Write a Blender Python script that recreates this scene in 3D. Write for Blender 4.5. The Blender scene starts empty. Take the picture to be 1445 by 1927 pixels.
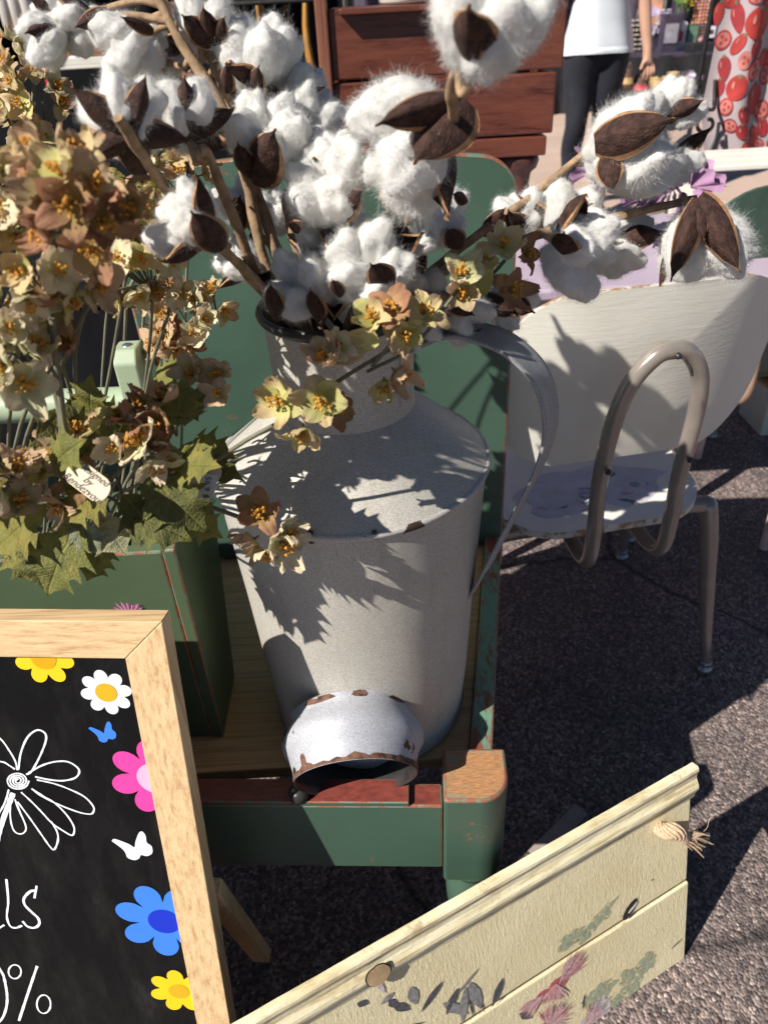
import bpy, bmesh, math, random
from mathutils import Vector, Matrix, noise as mnoise
V = Vector
PI = math.pi
random.seed(7)
sc = bpy.context.scene
col = sc.collection

# ------------------------------------------------------------------ camera
CAM_H, PITCH, ROLL, FPX = 1.2, math.radians(35), math.radians(3.2), 1391.0
_r0, _u0 = V((1, 0, 0)), V((0, math.sin(PITCH), math.cos(PITCH)))
FWD = V((0, math.cos(PITCH), -math.sin(PITCH)))
RGT = _r0 * math.cos(ROLL) - _u0 * math.sin(ROLL)
UPV = _r0 * math.sin(ROLL) + _u0 * math.cos(ROLL)
EYE = V((0, 0, CAM_H))
cd = bpy.data.cameras.new('camera')
cam = bpy.data.objects.new('camera', cd)
col.objects.link(cam)
cam.matrix_world = Matrix(((RGT.x, UPV.x, -FWD.x, EYE.x), (RGT.y, UPV.y, -FWD.y, EYE.y), (RGT.z, UPV.z, -FWD.z, EYE.z), (0, 0, 0, 1)))
cd.sensor_fit = 'VERTICAL'
cd.sensor_height = 36
cd.lens = FPX / 1927 * 36
cd.clip_start, cd.clip_end = .02, 600
cd.dof.use_dof = True
cd.dof.focus_distance = .76
cd.dof.aperture_fstop = 7.5
sc.camera = cam

# ------------------------------------------------------------------ light
SUN_AZ, SUN_EL = math.radians(57), math.radians(41)     # travel direction from behind the camera's left
w = bpy.data.worlds.new('World')
sc.world = w
w.use_nodes = True
nt = w.node_tree
bg = nt.nodes['Background']
sky = nt.nodes.new('ShaderNodeTexSky')
sky.sky_type = 'NISHITA'
sky.sun_disc = False
sky.air_density, sky.dust_density = .55, .1
sky.sun_elevation = SUN_EL
sky.sun_rotation = PI + SUN_AZ
nt.links.new(sky.outputs[0], bg.inputs[0])
bg.inputs[1].default_value = .05
sd = bpy.data.lights.new('sun', 'SUN')
sd.energy = 5
sd.angle = math.radians(.5)
sd.color = (1, .945, .86)
sun = bpy.data.objects.new('sun', sd)
col.objects.link(sun)
SUNV = V((math.sin(SUN_AZ) * math.cos(SUN_EL), math.cos(SUN_AZ) * math.cos(SUN_EL), -math.sin(SUN_EL)))
sun.rotation_euler = SUNV.to_track_quat('-Z', 'Y').to_euler()
sc.view_settings.view_transform = 'Standard'
sc.view_settings.look = 'None'
sc.view_settings.exposure = .56
sc.view_settings.gamma = 1
sc.render.engine = 'CYCLES'
sc.cycles.use_denoising = True
sc.cycles.max_bounces = 6
sc.cycles.transparent_max_bounces = 6

# ------------------------------------------------------------------ points in the place, measured on the photograph
def ray(x, y): return FWD + RGT * ((x - 722.5) / FPX) + UPV * ((963.5 - y) / FPX)
def atZ(x, y, z): d = ray(x, y); return EYE + d * ((z - CAM_H) / d.z)
def atY(x, y, yy): d = ray(x, y); return EYE + d * (yy / d.y)
def pxm(y): return None

# ------------------------------------------------------------------ object helpers
def obj(name, me, mats=None, parent=None, loc=None, rot=None):
    o = bpy.data.objects.new(name, me)
    col.objects.link(o)
    if mats is not None and me is not None and not me.materials:
        for m in (mats if isinstance(mats, (list, tuple)) else [mats]):
            me.materials.append(m)
    if parent: o.parent = parent
    if loc is not None: o.location = loc
    if rot is not None: o.rotation_euler = rot
    return o
def tag(o, label=None, cat=None, group=None, kind=None):
    for k, v in (('label', label), ('category', cat), ('group', group), ('kind', kind)):
        if v: o[k] = v
    return o
def thing(name, label, cat, group=None, loc=(0, 0, 0)):
    return tag(obj(name, None, loc=loc), label, cat, group)

class MB:
    def __init__(s): s.v, s.f, s.m, s.sm = [], [], [], []
    def add(s, vs, fs, m=0, smooth=False):
        o = len(s.v)
        s.v += [tuple(p) for p in vs]
        for f in fs:
            s.f.append(tuple(i + o for i in f)); s.m.append(m); s.sm.append(smooth)
        return s
    def box(s, c, size, m=0, ax=None):
        c = V(c); X, Y, Z = ax if ax else (V((1, 0, 0)), V((0, 1, 0)), V((0, 0, 1)))
        vs = [c + X * (sx * size[0] / 2) + Y * (sy * size[1] / 2) + Z * (sz * size[2] / 2) for sx in (-1, 1) for sy in (-1, 1) for sz in (-1, 1)]
        return s.add(vs, [(0, 1, 3, 2), (4, 6, 7, 5), (0, 4, 5, 1), (2, 3, 7, 6), (0, 2, 6, 4), (1, 5, 7, 3)], m)
    def hexa(s, p, m=0):   # 8 corners: bottom 4 (ccw from above), top 4
        return s.add(p, [(3, 2, 1, 0), (4, 5, 6, 7), (0, 1, 5, 4), (1, 2, 6, 5), (2, 3, 7, 6), (3, 0, 4, 7)], m)
    def prism(s, poly, A, B, axu, axv, m=0, mcap=None, smooth=False):  # polygon (u,v) swept from A to B
        n = len(poly)
        vs = [A + axu * u + axv * v for u, v in poly] + [B + axu * u + axv * v for u, v in poly]
        s.add(vs, [(i, (i + 1) % n, n + (i + 1) % n, n + i) for i in range(n)], m, smooth)
        s.add(vs, [tuple(range(n - 1, -1, -1)), tuple(range(n, 2 * n))], m if mcap is None else mcap)
        return s
    def tube(s, pts, rad, seg=8, m=0, caps=True, flat=1.0, smooth=True):
        pts = [V(p) for p in pts]; n = len(pts)
        if not isinstance(rad, (list, tuple)): rad = [rad] * n
        t0 = (pts[1] - pts[0]).normalized()
        nr = t0.orthogonal().normalized()
        vs = []
        for i, p in enumerate(pts):
            t = (pts[min(i + 1, n - 1)] - pts[max(i - 1, 0)]).normalized()
            nr = (nr - t * nr.dot(t))
            nr = nr.normalized() if nr.length > 1e-6 else t.orthogonal().normalized()
            b = t.cross(nr)
            for k in range(seg):
                a = 2 * PI * k / seg
                vs.append(p + (nr * math.cos(a) + b * math.sin(a) * flat) * rad[i])
        fs = [(i * seg + k, i * seg + (k + 1) % seg, (i + 1) * seg + (k + 1) % seg, (i + 1) * seg + k) for i in range(n - 1) for k in range(seg)]
        s.add(vs, fs, m, smooth)
        if caps: s.add(vs, [tuple(range(seg - 1, -1, -1)), tuple(range((n - 1) * seg, n * seg))], m, False)
        return s
    def lathe(s, prof, seg=48, o=(0, 0, 0), ax=None, m=0, smooth=True, arc=None):
        o = V(o); X, Y, Z = ax if ax else (V((1, 0, 0)), V((0, 1, 0)), V((0, 0, 1)))
        vs = [o + (X * math.cos(2 * PI * k / seg) + Y * math.sin(2 * PI * k / seg)) * r + Z * z for r, z in prof for k in range(seg)]
        fs = [(i * seg + k, i * seg + (k + 1) % seg, (i + 1) * seg + (k + 1) % seg, (i + 1) * seg + k) for i in range(len(prof) - 1) for k in range(seg)]
        return s.add(vs, fs, m, smooth)
    def grid(s, fn, nu, nv, m=0, smooth=True):
        vs = [fn(i / nu, j / nv) for j in range(nv + 1) for i in range(nu + 1)]
        fs = [(j * (nu + 1) + i, j * (nu + 1) + i + 1, (j + 1) * (nu + 1) + i + 1, (j + 1) * (nu + 1) + i) for j in range(nv) for i in range(nu)]
        return s.add(vs, fs, m, smooth)
    def mesh(s, name='m'):
        me = bpy.data.meshes.new(name)
        me.from_pydata(s.v, [], s.f)
        me.polygons.foreach_set('material_index', s.m)
        me.polygons.foreach_set('use_smooth', s.sm)
        me.update()
        return me
    def build(s, name, mats, parent=None, bevel=0, seg=2, em=None, **kw):
        o = obj(name, s.mesh(name), mats, parent, **kw)
        if bevel: bev(o, bevel, seg, 35, em)
        return o

def bev(o, width, seg=2, ang=35, em=None):
    bm = bmesh.new(); bm.from_mesh(o.data)
    bmesh.ops.remove_doubles(bm, verts=bm.verts, dist=1e-5)
    bmesh.ops.recalc_face_normals(bm, faces=bm.faces)
    es = [e for e in bm.edges if len(e.link_faces) == 2 and e.calc_face_angle(0) > math.radians(ang)]
    res = bmesh.ops.bevel(bm, geom=es, offset=width, segments=seg, profile=.5, affect='EDGES', clamp_overlap=True)
    for f in bm.faces: f.smooth = False
    if em is not None:
        for f in res['faces']: f.material_index = em
    bm.to_mesh(o.data); bm.free()
    return o

def spline(pts, n=6):
    pts = [V(p) for p in pts]
    P = [pts[0] * 2 - pts[1]] + pts + [pts[-1] * 2 - pts[-2]]
    out = []
    for i in range(1, len(P) - 2):
        a, b, c, d = P[i - 1], P[i], P[i + 1], P[i + 2]
        for k in range(n):
            t = k / n
            out.append(.5 * ((2 * b) + (c - a) * t + (2 * a - 5 * b + 4 * c - d) * t * t + (3 * b - a - 3 * c + d) * t ** 3))
    out.append(pts[-1])
    return out

# ------------------------------------------------------------------ material helpers
class NT:
    def __init__(s, name):
        s.mat = bpy.data.materials.new(name); s.mat.use_nodes = True
        s.t = s.mat.node_tree; s.b = s.t.nodes['Principled BSDF']; s.out = s.t.nodes['Material Output']
    def n(s, typ, **kw):
        nd = s.t.nodes.new('ShaderNode' + typ)
        for k, v in kw.items():
            if k in nd.inputs: 
                i = nd.inputs[k]
                if hasattr(v, 'is_linked') or isinstance(v, bpy.types.NodeSocket): s.t.links.new(v, i)
                else: i.default_value = v
            else: setattr(nd, k, v)
        return nd
    def l(s, a, b): s.t.links.new(a, b)
    def coord(s, kind='Object', scale=(1, 1, 1), rot=(0, 0, 0)):
        tc = s.n('TexCoord'); mp = s.n('Mapping'); s.l(tc.outputs[kind], mp.inputs[0])
        mp.inputs['Scale'].default_value = scale; mp.inputs['Rotation'].default_value = rot
        return mp.outputs[0]
    def noise(s, vec, scale, detail=4, rough=.55, dist=0):
        nd = s.n('TexNoise'); s.l(vec, nd.inputs['Vector'])
        nd.inputs['Scale'].default_value = scale; nd.inputs['Detail'].default_value = detail
        nd.inputs['Roughness'].default_value = rough; nd.inputs['Distortion'].default_value = dist
        return nd.outputs['Fac']
    def ramp(s, fac, stops, interp='LINEAR'):
        nd = s.n('ValToRGB'); s.l(fac, nd.inputs[0]); cr = nd.color_ramp; cr.interpolation = interp
        while len(cr.elements) < len(stops): cr.elements.new(.5)
        for e, (p, c) in zip(cr.elements, stops):
            e.position = p; e.color = (*c, 1) if isinstance(c, (tuple, list)) else (c, c, c, 1)
        return nd.outputs[0]
    def mix(s, fac, a, b, mode='MIX'):
        nd = s.n('MixRGB', blend_type=mode)
        for i, v in ((0, fac), (1, a), (2, b)):
            if isinstance(v, bpy.types.NodeSocket): s.l(v, nd.inputs[i])
            elif i == 0: nd.inputs[0].default_value = v
            else: nd.inputs[i].default_value = (*v, 1)
        return nd.outputs[0]
    def math(s, op, a, b=0.0):
        nd = s.n('Math', operation=op)
        for i, v in ((0, a), (1, b)):
            if isinstance(v, bpy.types.NodeSocket): s.l(v, nd.inputs[i])
            else: nd.inputs[i].default_value = v
        return nd.outputs[0]
    def bump(s, h, strength=.3, dist=.001):
        nd = s.n('Bump'); s.l(h, nd.inputs['Height'])
        nd.inputs['Strength'].default_value = strength; nd.inputs['Distance'].default_value = dist
        s.l(nd.outputs[0], s.b.inputs['Normal'])
        return nd.outputs[0]
    def set(s, **kw):
        for k, v in kw.items():
            i = s.b.inputs[k.replace('_', ' ')]
            if isinstance(v, bpy.types.NodeSocket): s.l(v, i)
            elif isinstance(v, (tuple, list)): i.default_value = (*v, 1)
            else: i.default_value = v
        return s

def simple(name, c, rough=.6, metal=0, var=.15, scale=30, bump=0, bscale=200, spec=.5, bdist=.0006, kind='Object'):
    t = NT(name); vec = t.coord(kind)
    f = t.noise(vec, scale, 5)
    c1 = tuple(max(0, x * (1 - var)) for x in c); c2 = tuple(min(1, x * (1 + var)) for x in c)
    t.set(Base_Color=t.ramp(f, [(.3, c1), (.7, c2)]), Roughness=rough, Metallic=metal)
    t.b.inputs['Specular IOR Level'].default_value = spec
    if bump: t.bump(t.noise(vec, bscale, 4), bump, bdist)
    return t.mat

def wood(name, dark, light, axis=0, scale=1.0, rough=.5, bump=.15, stretch=22, kind='Object'):
    t = NT(name)
    sc_ = [stretch, stretch, stretch]; sc_[axis] = 1.0
    vec = t.coord(kind, tuple(scale * v for v in sc_))
    f1 = t.noise(vec, 5, 6, .6, .25); f2 = t.noise(vec, 22, 4, .7)
    f = t.math('ADD', t.math('MULTIPLY', f1, .65), t.math('MULTIPLY', f2, .35))
    t.set(Base_Color=t.ramp(f, [(.38, dark), (.48, tuple(a * .35 + b * .65 for a, b in zip(dark, light))), (.58, light)]), Roughness=rough)
    if bump: t.bump(f2, bump, .0008)
    return t.mat

# green paint rubbed through to red-brown wood; wear = how much wood shows
def worn_paint(name, green, wood_c, wear=.2, scale=18, stretch=(1, 1, 1), rough=.42):
    t = NT(name); vec = t.coord('Object', stretch)
    n1 = t.noise(vec, scale, 8, .68, .3); n2 = t.noise(vec, scale * 7, 5, .7)
    m = t.math('ADD', t.math('MULTIPLY', n1, .7), t.math('MULTIPLY', n2, .3))
    th = .5 + (.5 - wear) * .42
    mask = t.ramp(m, [(max(0, th - .03), 0), (min(1, th + .03), 1)])
    gv = t.noise(vec, 7, 4)
    g = t.ramp(gv, [(.3, tuple(x * .86 for x in green)), (.7, tuple(x * 1.12 for x in green))])
    wv = t.ramp(n2, [(.3, tuple(x * .6 for x in wood_c)), (.7, tuple(x * 1.35 for x in wood_c))])
    t.set(Base_Color=t.mix(mask, g, wv), Roughness=rough)
    h = t.math('ADD', t.math('MULTIPLY', mask, -.5), t.math('MULTIPLY', t.noise(t.coord('Object', (1, 1, 6)), 60, 4), .5))
    t.bump(h, .35, .0009)
    return t.mat

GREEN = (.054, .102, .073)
M = {}
# asphalt
t = NT('asphalt'); vec = t.coord('Object')
vo = t.n('TexVoronoi'); t.l(vec, vo.inputs['Vector']); vo.inputs['Scale'].default_value = 210
vr = t.n('TexVoronoi'); t.l(vec, vr.inputs['Vector']); vr.inputs['Scale'].default_value = 75
stone = t.ramp(vo.outputs['Color'], [(.0, (.045, .034, .034)), (.4, (.135, .105, .10)), (.75, (.30, .23, .208)), (1, (.62, .50, .44))])
bigv = t.noise(vec, 3.2, 5)
base = t.mix(t.ramp(bigv, [(.35, .0), (.7, .55)]), stone, (.062, .053, .056))
crk = t.n('TexVoronoi', feature='DISTANCE_TO_EDGE'); cv = t.n('Mapping'); t.l(t.coord('Object'), cv.inputs[0])
cn = t.n('TexNoise'); t.l(vec, cn.inputs['Vector']); cn.inputs['Scale'].default_value = 6; cn.inputs['Detail'].default_value = 5
cm = t.n('MixRGB'); cm.inputs[0].default_value = .10; t.l(vec, cm.inputs[1]); t.l(cn.outputs['Color'], cm.inputs[2]); t.l(cm.outputs[0], crk.inputs['Vector']); crk.inputs['Scale'].default_value = 1.3
base = t.mix(t.ramp(crk.outputs['Distance'], [(.0, .85), (.012, 0)]), base, (.02, .018, .018))
base = t.mix(t.ramp(t.noise(vec, 7, 3), [(.62, 0), (.68, .45)]), base, (.045, .038, .04))
t.set(Base_Color=base, Roughness=.85)
h = t.math('ADD', t.math('MULTIPLY', vo.outputs['Distance'], -.8), t.math('MULTIPLY', t.noise(vec, 60, 5), .6))
h = t.math('ADD', h, t.math('MULTIPLY', vr.outputs['Distance'], -.5))
t.bump(h, .9, .004)
M['asphalt'] = t.mat
M['paving'] = simple('pink_paving', (.50, .37, .30), .8, var=.12, scale=2.5, bump=.3, bscale=40)
# galvanised / grey sprayed metal
def galv(name, c, rust=0):
    t = NT(name); vec = t.coord('Object')
    fine = t.noise(vec, 900, 2, .6); mid = t.noise(vec, 9, 5)
    b = t.ramp(fine, [(.30, tuple(x * .60 for x in c)), (.5, c), (.70, tuple(min(1, x * 1.38) for x in c))])
    b = t.mix(t.ramp(mid, [(.35, .0), (.75, .35)]), b, tuple(x * .72 for x in c))
    b = t.mix(t.ramp(t.noise(t.coord('Object', (16, 16, 1.2)), 3, 6, .7), [(.52, 0), (.72, .42)]), b, (c[0] * .66, c[1] * .62, c[2] * .56))
    b = t.mix(t.ramp(t.noise(vec, 34, 6, .75), [(.70, 0), (.74, .7)]), b, (.20, .15, .11))
    rg = .52
    if rust:
        m = t.math('ADD', t.math('MULTIPLY', t.noise(vec, 14, 6, .6), .8), t.math('MULTIPLY', t.noise(vec, 90, 4), .2))
        k = t.ramp(m, [(.655 - rust, 0), (.665 - rust, 1)])
        rc = t.ramp(t.noise(vec, 60, 5), [(.3, (.02, .015, .014)), (.55, (.06, .032, .022)), (.75, (.20, .09, .045))])
        b = t.mix(k, b, rc)
    t.set(Base_Color=b, Roughness=rg, Metallic=.15)
    t.b.inputs['Specular IOR Level'].default_value = .45
    t.bump(t.math('ADD', t.math('MULTIPLY', fine, .25), t.math('MULTIPLY', t.noise(vec, 5, 3), 2.2)), .12, .0016)
    return t.mat
M['galv'] = galv('grey_galvanised_metal', (.50, .475, .425))
M['lidgalv'] = galv('pale_galvanised_metal', (.42, .43, .47), .035)
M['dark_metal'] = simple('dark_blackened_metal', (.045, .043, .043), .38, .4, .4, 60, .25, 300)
M['rust'] = simple('rusty_edge', (.13, .06, .036), .8, 0, .85, 120, .6, 300)
M['iron'] = simple('black_wrought_iron', (.02, .019, .018), .5, .3, .3, 60, .2)
# oak, boards
M['oak_h'] = wood('oak_grain_across', (.47, .29, .14), (.74, .53, .30), 0, 1.3, .45, .15, 38)
M['oak_v'] = wood('oak_grain_upright', (.47, .29, .14), (.74, .53, .30), 2, 1.3, .45, .15, 38)
M['seat_oak'] = wood('seat_board_oak', (.34, .19, .085), (.54, .33, .16), 0, 1.2, .45, .15, 30)
M['mahog'] = wood('red_stained_wood', (.055, .014, .010), (.155, .048, .028), 0, 1.1, .34, .1, 8)
M['darkwood'] = wood('dark_red_wood', (.04, .014, .011), (.09, .032, .022), 2, 1.1, .4, .1, 8)
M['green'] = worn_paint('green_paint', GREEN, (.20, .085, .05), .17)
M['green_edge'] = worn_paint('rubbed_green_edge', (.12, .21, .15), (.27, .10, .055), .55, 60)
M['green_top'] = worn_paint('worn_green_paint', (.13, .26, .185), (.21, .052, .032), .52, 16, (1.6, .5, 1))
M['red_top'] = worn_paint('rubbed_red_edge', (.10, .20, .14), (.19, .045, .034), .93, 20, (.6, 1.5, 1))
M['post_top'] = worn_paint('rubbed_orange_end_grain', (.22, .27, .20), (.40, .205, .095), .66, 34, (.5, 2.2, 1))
M['caddy'] = worn_paint('olive_green_paint', (.085, .125, .070), (.28, .13, .08), .12)
M['mint'] = worn_paint('pale_mint_paint', (.36, .44, .30), (.45, .40, .27), .14, 30)
M['dkgreen'] = simple('dark_green_paint', (.045, .085, .062), .5)
# board
t = NT('chalkboard_black'); vec = t.coord('Object')
t.set(Base_Color=t.ramp(t.noise(t.coord('Object', (6, 6, 1.2)), 5, 6, .7), [(.45, (.006, .006, .007)), (.62, (.012, .012, .012)), (.8, (.03, .029, .029))]), Roughness=.42)
t.b.inputs['Specular IOR Level'].default_value = .12
M['board'] = t.mat
def flat(name, c, rough=.5): return simple(name, c, rough, 0, .04, 40)
M['chalk'] = simple('white_chalk_ink', (.80, .84, .88), .8, 0, .12, 300)
M['s_yellow'] = flat('yellow_sticker', (.85, .56, .01)); M['s_orange'] = flat('orange_sticker', (.82, .36, .0))
M['s_white'] = flat('white_sticker', (.80, .85, .88)); M['s_gold'] = flat('gold_sticker', (.64, .38, .012))
M['s_blue'] = flat('blue_sticker', (.045, .21, .80)); M['s_navy'] = flat('dark_blue_sticker', (.005, .03, .52))
M['s_pink'] = flat('pink_sticker', (.82, .055, .34)); M['s_pale'] = flat('pale_pink_sticker', (.85, .42, .62))
# cream plank
t = NT('cream_paint'); vec = t.coord('Object')
st = t.noise(t.coord('Object', (34, 34, 3.0)), 9, 6, .75, .4); cr = t.noise(vec, 120, 6, .7); bg_ = t.noise(vec, 9, 4)
b = t.ramp(bg_, [(.3, (.78, .66, .39)), (.7, (.90, .80, .52))])
b = t.mix(t.ramp(t.noise(vec, 22, 6, .7), [(.56, 0), (.72, .4)]), b, (.66, .62, .44))
b = t.mix(t.ramp(cr, [(.60, 0), (.72, .6)]), b, (.42, .30, .17))
t.set(Base_Color=b, Roughness=.6)
t.bump(t.math('ADD', t.math('MULTIPLY', st, 1.0), t.math('MULTIPLY', cr, .45)), .9, .0026)
M['cream'] = t.mat
t = NT('grimy_cream_moulding'); v2 = t.coord('Object', (3, 5, 40)); vec = t.coord('Object')
n1 = t.noise(v2, 3, 6, .65); n2 = t.noise(vec, 160, 5, .7); n3 = t.noise(vec, 30, 6, .7)
b = t.ramp(n1, [(.36, (.50, .40, .22)), (.46, (.72, .63, .40)), (.65, (.86, .80, .58))])
b = t.mix(t.ramp(n3, [(.58, 0), (.70, .7)]), b, (.40, .27, .15)); b = t.mix(t.ramp(n2, [(.62, 0), (.70, .5)]), b, (.33, .25, .16))
t.set(Base_Color=b, Roughness=.6); t.bump(t.math('ADD', t.math('MULTIPLY', n2, .6), n1), .5, .0016)
M['cream_m'] = t.mat
M['raw_knot'] = simple('bare_wood_knot', (.50, .34, .19), .7, 0, .25, 60, .4, 120)
M['groove'] = simple('dark_crack', (.02, .018, .015), .9)
M['rope'] = simple('jute_rope', (.52, .38, .25), .9, 0, .3, 300, .6, 500)
# chairs
t = NT('white_chair_paint'); vec = t.coord('Object')
br = t.noise(t.coord('Object', (2, 9, 22)), 9, 6, .65)
b = t.ramp(t.noise(vec, 8, 4), [(.3, (.74, .71, .62)), (.7, (.82, .795, .72))])
t.set(Base_Color=b, Roughness=.38); t.bump(br, .4, .0012)
M['whitep'] = t.mat
M['ply_edge'] = worn_paint('worn_ply_edge', (.74, .70, .62), (.36, .22, .11), .45, 40)
M['tube'] = simple('taupe_enamel_tube', (.33, .285, .25), .22, .35, .12, 25, .05)
M['tube_tan'] = simple('tan_enamel_tube', (.42, .27, .19), .35, .1, .12, 25)
M['glide'] = simple('steel_glide', (.36, .36, .38), .3, .8, .2, 60)
# flowers
def petal_mat(name, inner, outer, edge):
    t = NT(name)
    tc = t.n('TexCoord'); sp = t.n('SeparateXYZ'); t.l(tc.outputs['Object'], sp.inputs[0])
    oi = t.n('ObjectInfo')
    y = sp.outputs['Y']
    f = t.math('ADD', y, t.math('MULTIPLY', t.noise(tc.outputs['Object'], 3.0, 4), .6))
    f = t.math('ADD', f, t.math('MULTIPLY', t.math('SUBTRACT', oi.outputs['Random'], .5), .8))
    b = t.ramp(f, [(.25, inner), (.75, outer), (1.0, edge)])
    hs = t.n('HueSaturation'); t.l(b, hs.inputs['Color'])
    t.l(t.math('ADD', .76, t.math('MULTIPLY', oi.outputs['Random'], .48)), hs.inputs['Value'])
    vein = t.noise(t.coord('Object', (7, 1, 1)), 4, 3)
    bc = t.mix(t.ramp(vein, [(.4, .18), (.6, 0)]), hs.outputs[0], tuple(x * .6 for x in outer))
    t.set(Base_Color=bc, Roughness=.75)
    t.b.inputs['Specular IOR Level'].default_value = .2
    t.bump(vein, .25, .03)
    tr = t.n('BsdfTranslucent'); t.l(bc, tr.inputs[0])
    mx = t.n('MixShader'); mx.inputs[0].default_value = .28
    t.l(t.b.outputs[0], mx.inputs[1]); t.l(tr.outputs[0], mx.inputs[2]); t.l(mx.outputs[0], t.out.inputs[0])
    return t.mat
M['p_olive'] = petal_mat('olive_petal', (.55, .51, .13), (.66, .62, .27), (.60, .45, .25))
M['p_cream'] = petal_mat('cream_petal', (.60, .58, .26), (.78, .74, .46), (.70, .58, .40))
M['p_pink'] = petal_mat('dusty_pink_petal', (.58, .49, .18), (.64, .505, .305), (.55, .375, .235))
M['p_brown'] = petal_mat('russet_petal', (.48, .34, .09), (.46, .28, .14), (.36, .185, .11))
M['stamen'] = simple('amber_stamen', (.52, .25, .03), .7, 0, .5, 200)
M['p_stem'] = simple('grey_green_stem', (.15, .145, .095), .6, 0, .3, 60)
def leaf_mat(name, c):
    t = NT(name); tc = t.n('TexCoord'); sp = t.n('SeparateXYZ'); t.l(tc.outputs['Object'], sp.inputs[0]); oi = t.n('ObjectInfo')
    ax = t.math('ABSOLUTE', sp.outputs['X'])
    wv = t.math('FRACT', t.math('MULTIPLY', t.math('SUBTRACT', sp.outputs['Y'], t.math('MULTIPLY', ax, .9)), 7.0))
    vein = t.math('MAXIMUM', t.ramp(wv, [(.0, 1), (.07, 0), (.93, 0), (1, 1)]), t.ramp(ax, [(.0, 1), (.022, 0)]))
    f = t.noise(tc.outputs['Object'], 5, 5)
    b = t.ramp(t.math('ADD', f, t.math('MULTIPLY', t.math('SUBTRACT', oi.outputs['Random'], .5), .5)), [(.3, tuple(x * .6 for x in c)), (.5, c), (.75, (c[0] * 1.5, c[1] * 1.25, c[2] * 1.1))])
    b = t.mix(t.math('MULTIPLY', vein, .35), b, (c[0] * 1.5, c[1] * 1.45, c[2] * 1.6))
    t.set(Base_Color=b, Roughness=.6); t.bump(t.math('ADD', t.math('MULTIPLY', vein, -.6), t.noise(tc.outputs['Object'], 30, 3)), .4, .012)
    tr = t.n('BsdfTranslucent'); t.l(b, tr.inputs[0]); mx = t.n('MixShader'); mx.inputs[0].default_value = .3
    t.l(t.b.outputs[0], mx.inputs[1]); t.l(tr.outputs[0], mx.inputs[2]); t.l(mx.outputs[0], t.out.inputs[0])
    return t.mat
M['leaf'] = leaf_mat('olive_leaf', (.19, .195, .045))
M['leaf_pale'] = leaf_mat('pale_leaf', (.32, .34, .20))
M['card'] = simple('cream_card', (.60, .53, .40), .8, 0, .06, 20)
M['ink'] = simple('brown_ink', (.07, .05, .04), .8)
M['sticker_paper'] = simple('white_price_sticker', (.75, .74, .76), .6, 0, .03)
# cotton
t = NT('cotton'); vec = t.coord('Object')
n1 = t.noise(vec, 2.5, 5, .6, .5); n2 = t.noise(vec, 11, 4, .7, 1.5)
b = t.ramp(n1, [(.3, (.87, .85, .80)), (.6, (.93, .925, .91))])
t.set(Base_Color=b, Roughness=1); t.b.inputs['Specular IOR Level'].default_value = .1
t.bump(n2, .35, .08)
tr = t.n('BsdfTranslucent'); t.l(b, tr.inputs[0]); mx = t.n('MixShader'); mx.inputs[0].default_value = .34
t.l(t.b.outputs[0], mx.inputs[1]); t.l(tr.outputs[0], mx.inputs[2]); t.l(mx.outputs[0], t.out.inputs[0])
M['cotton'] = t.mat
M['husk'] = simple('brown_husk', (.052, .026, .020), .75, 0, .6, 4, .35, 16, .25, .02)
M['husk_edge'] = simple('tan_husk_edge', (.34, .185, .09), .8, 0, .4, 8)
M['husk_in'] = simple('husk_lining', (.045, .020, .016), .6, 0, .4, 5, .3, 14, .3, .05)
M['twig'] = simple('tan_twig', (.30, .20, .12), .85, 0, .42, 90, .8, 160, .3, .0012)

def washed(name, c, cover=.5, scale=90, var=.4):
    t = NT(name); vec = t.coord('Object')
    f = t.noise(vec, scale, 6, .7)
    t.set(Base_Color=t.ramp(t.noise(vec, scale * 1.7, 4), [(.3, tuple(x * (1 - var) for x in c)), (.7, tuple(min(1, x * (1 + var)) for x in c))]), Roughness=.65)
    tr = t.n('BsdfTransparent'); mx = t.n('MixShader')
    t.l(t.ramp(f, [(.5 - cover * .35 - .06, 0), (.5 - cover * .35 + .1, 1)]), mx.inputs[0])
    t.l(tr.outputs[0], mx.inputs[1]); t.l(t.b.outputs[0], mx.inputs[2]); t.l(mx.outputs[0], t.out.inputs[0])
    return t.mat

# ================================================================== SETTING
g = MB(); g.add([(-300, -40, 0), (300, -40, 0), (300, 400, 0), (-300, 400, 0)], [(0, 1, 2, 3)])
tag(g.build('ground', M['asphalt']), 'dark asphalt ground with pale pinkish stone grains', 'ground', kind='structure')
g = MB(); g.add([(-60, 4.3, .004), (60, 4.3, .004), (60, 60, .004), (-60, 60, .004)], [(0, 1, 2, 3)])
tag(g.build('pavement', M['paving']), 'sunlit pinkish concrete paving across the market', 'pavement', kind='structure')

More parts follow.
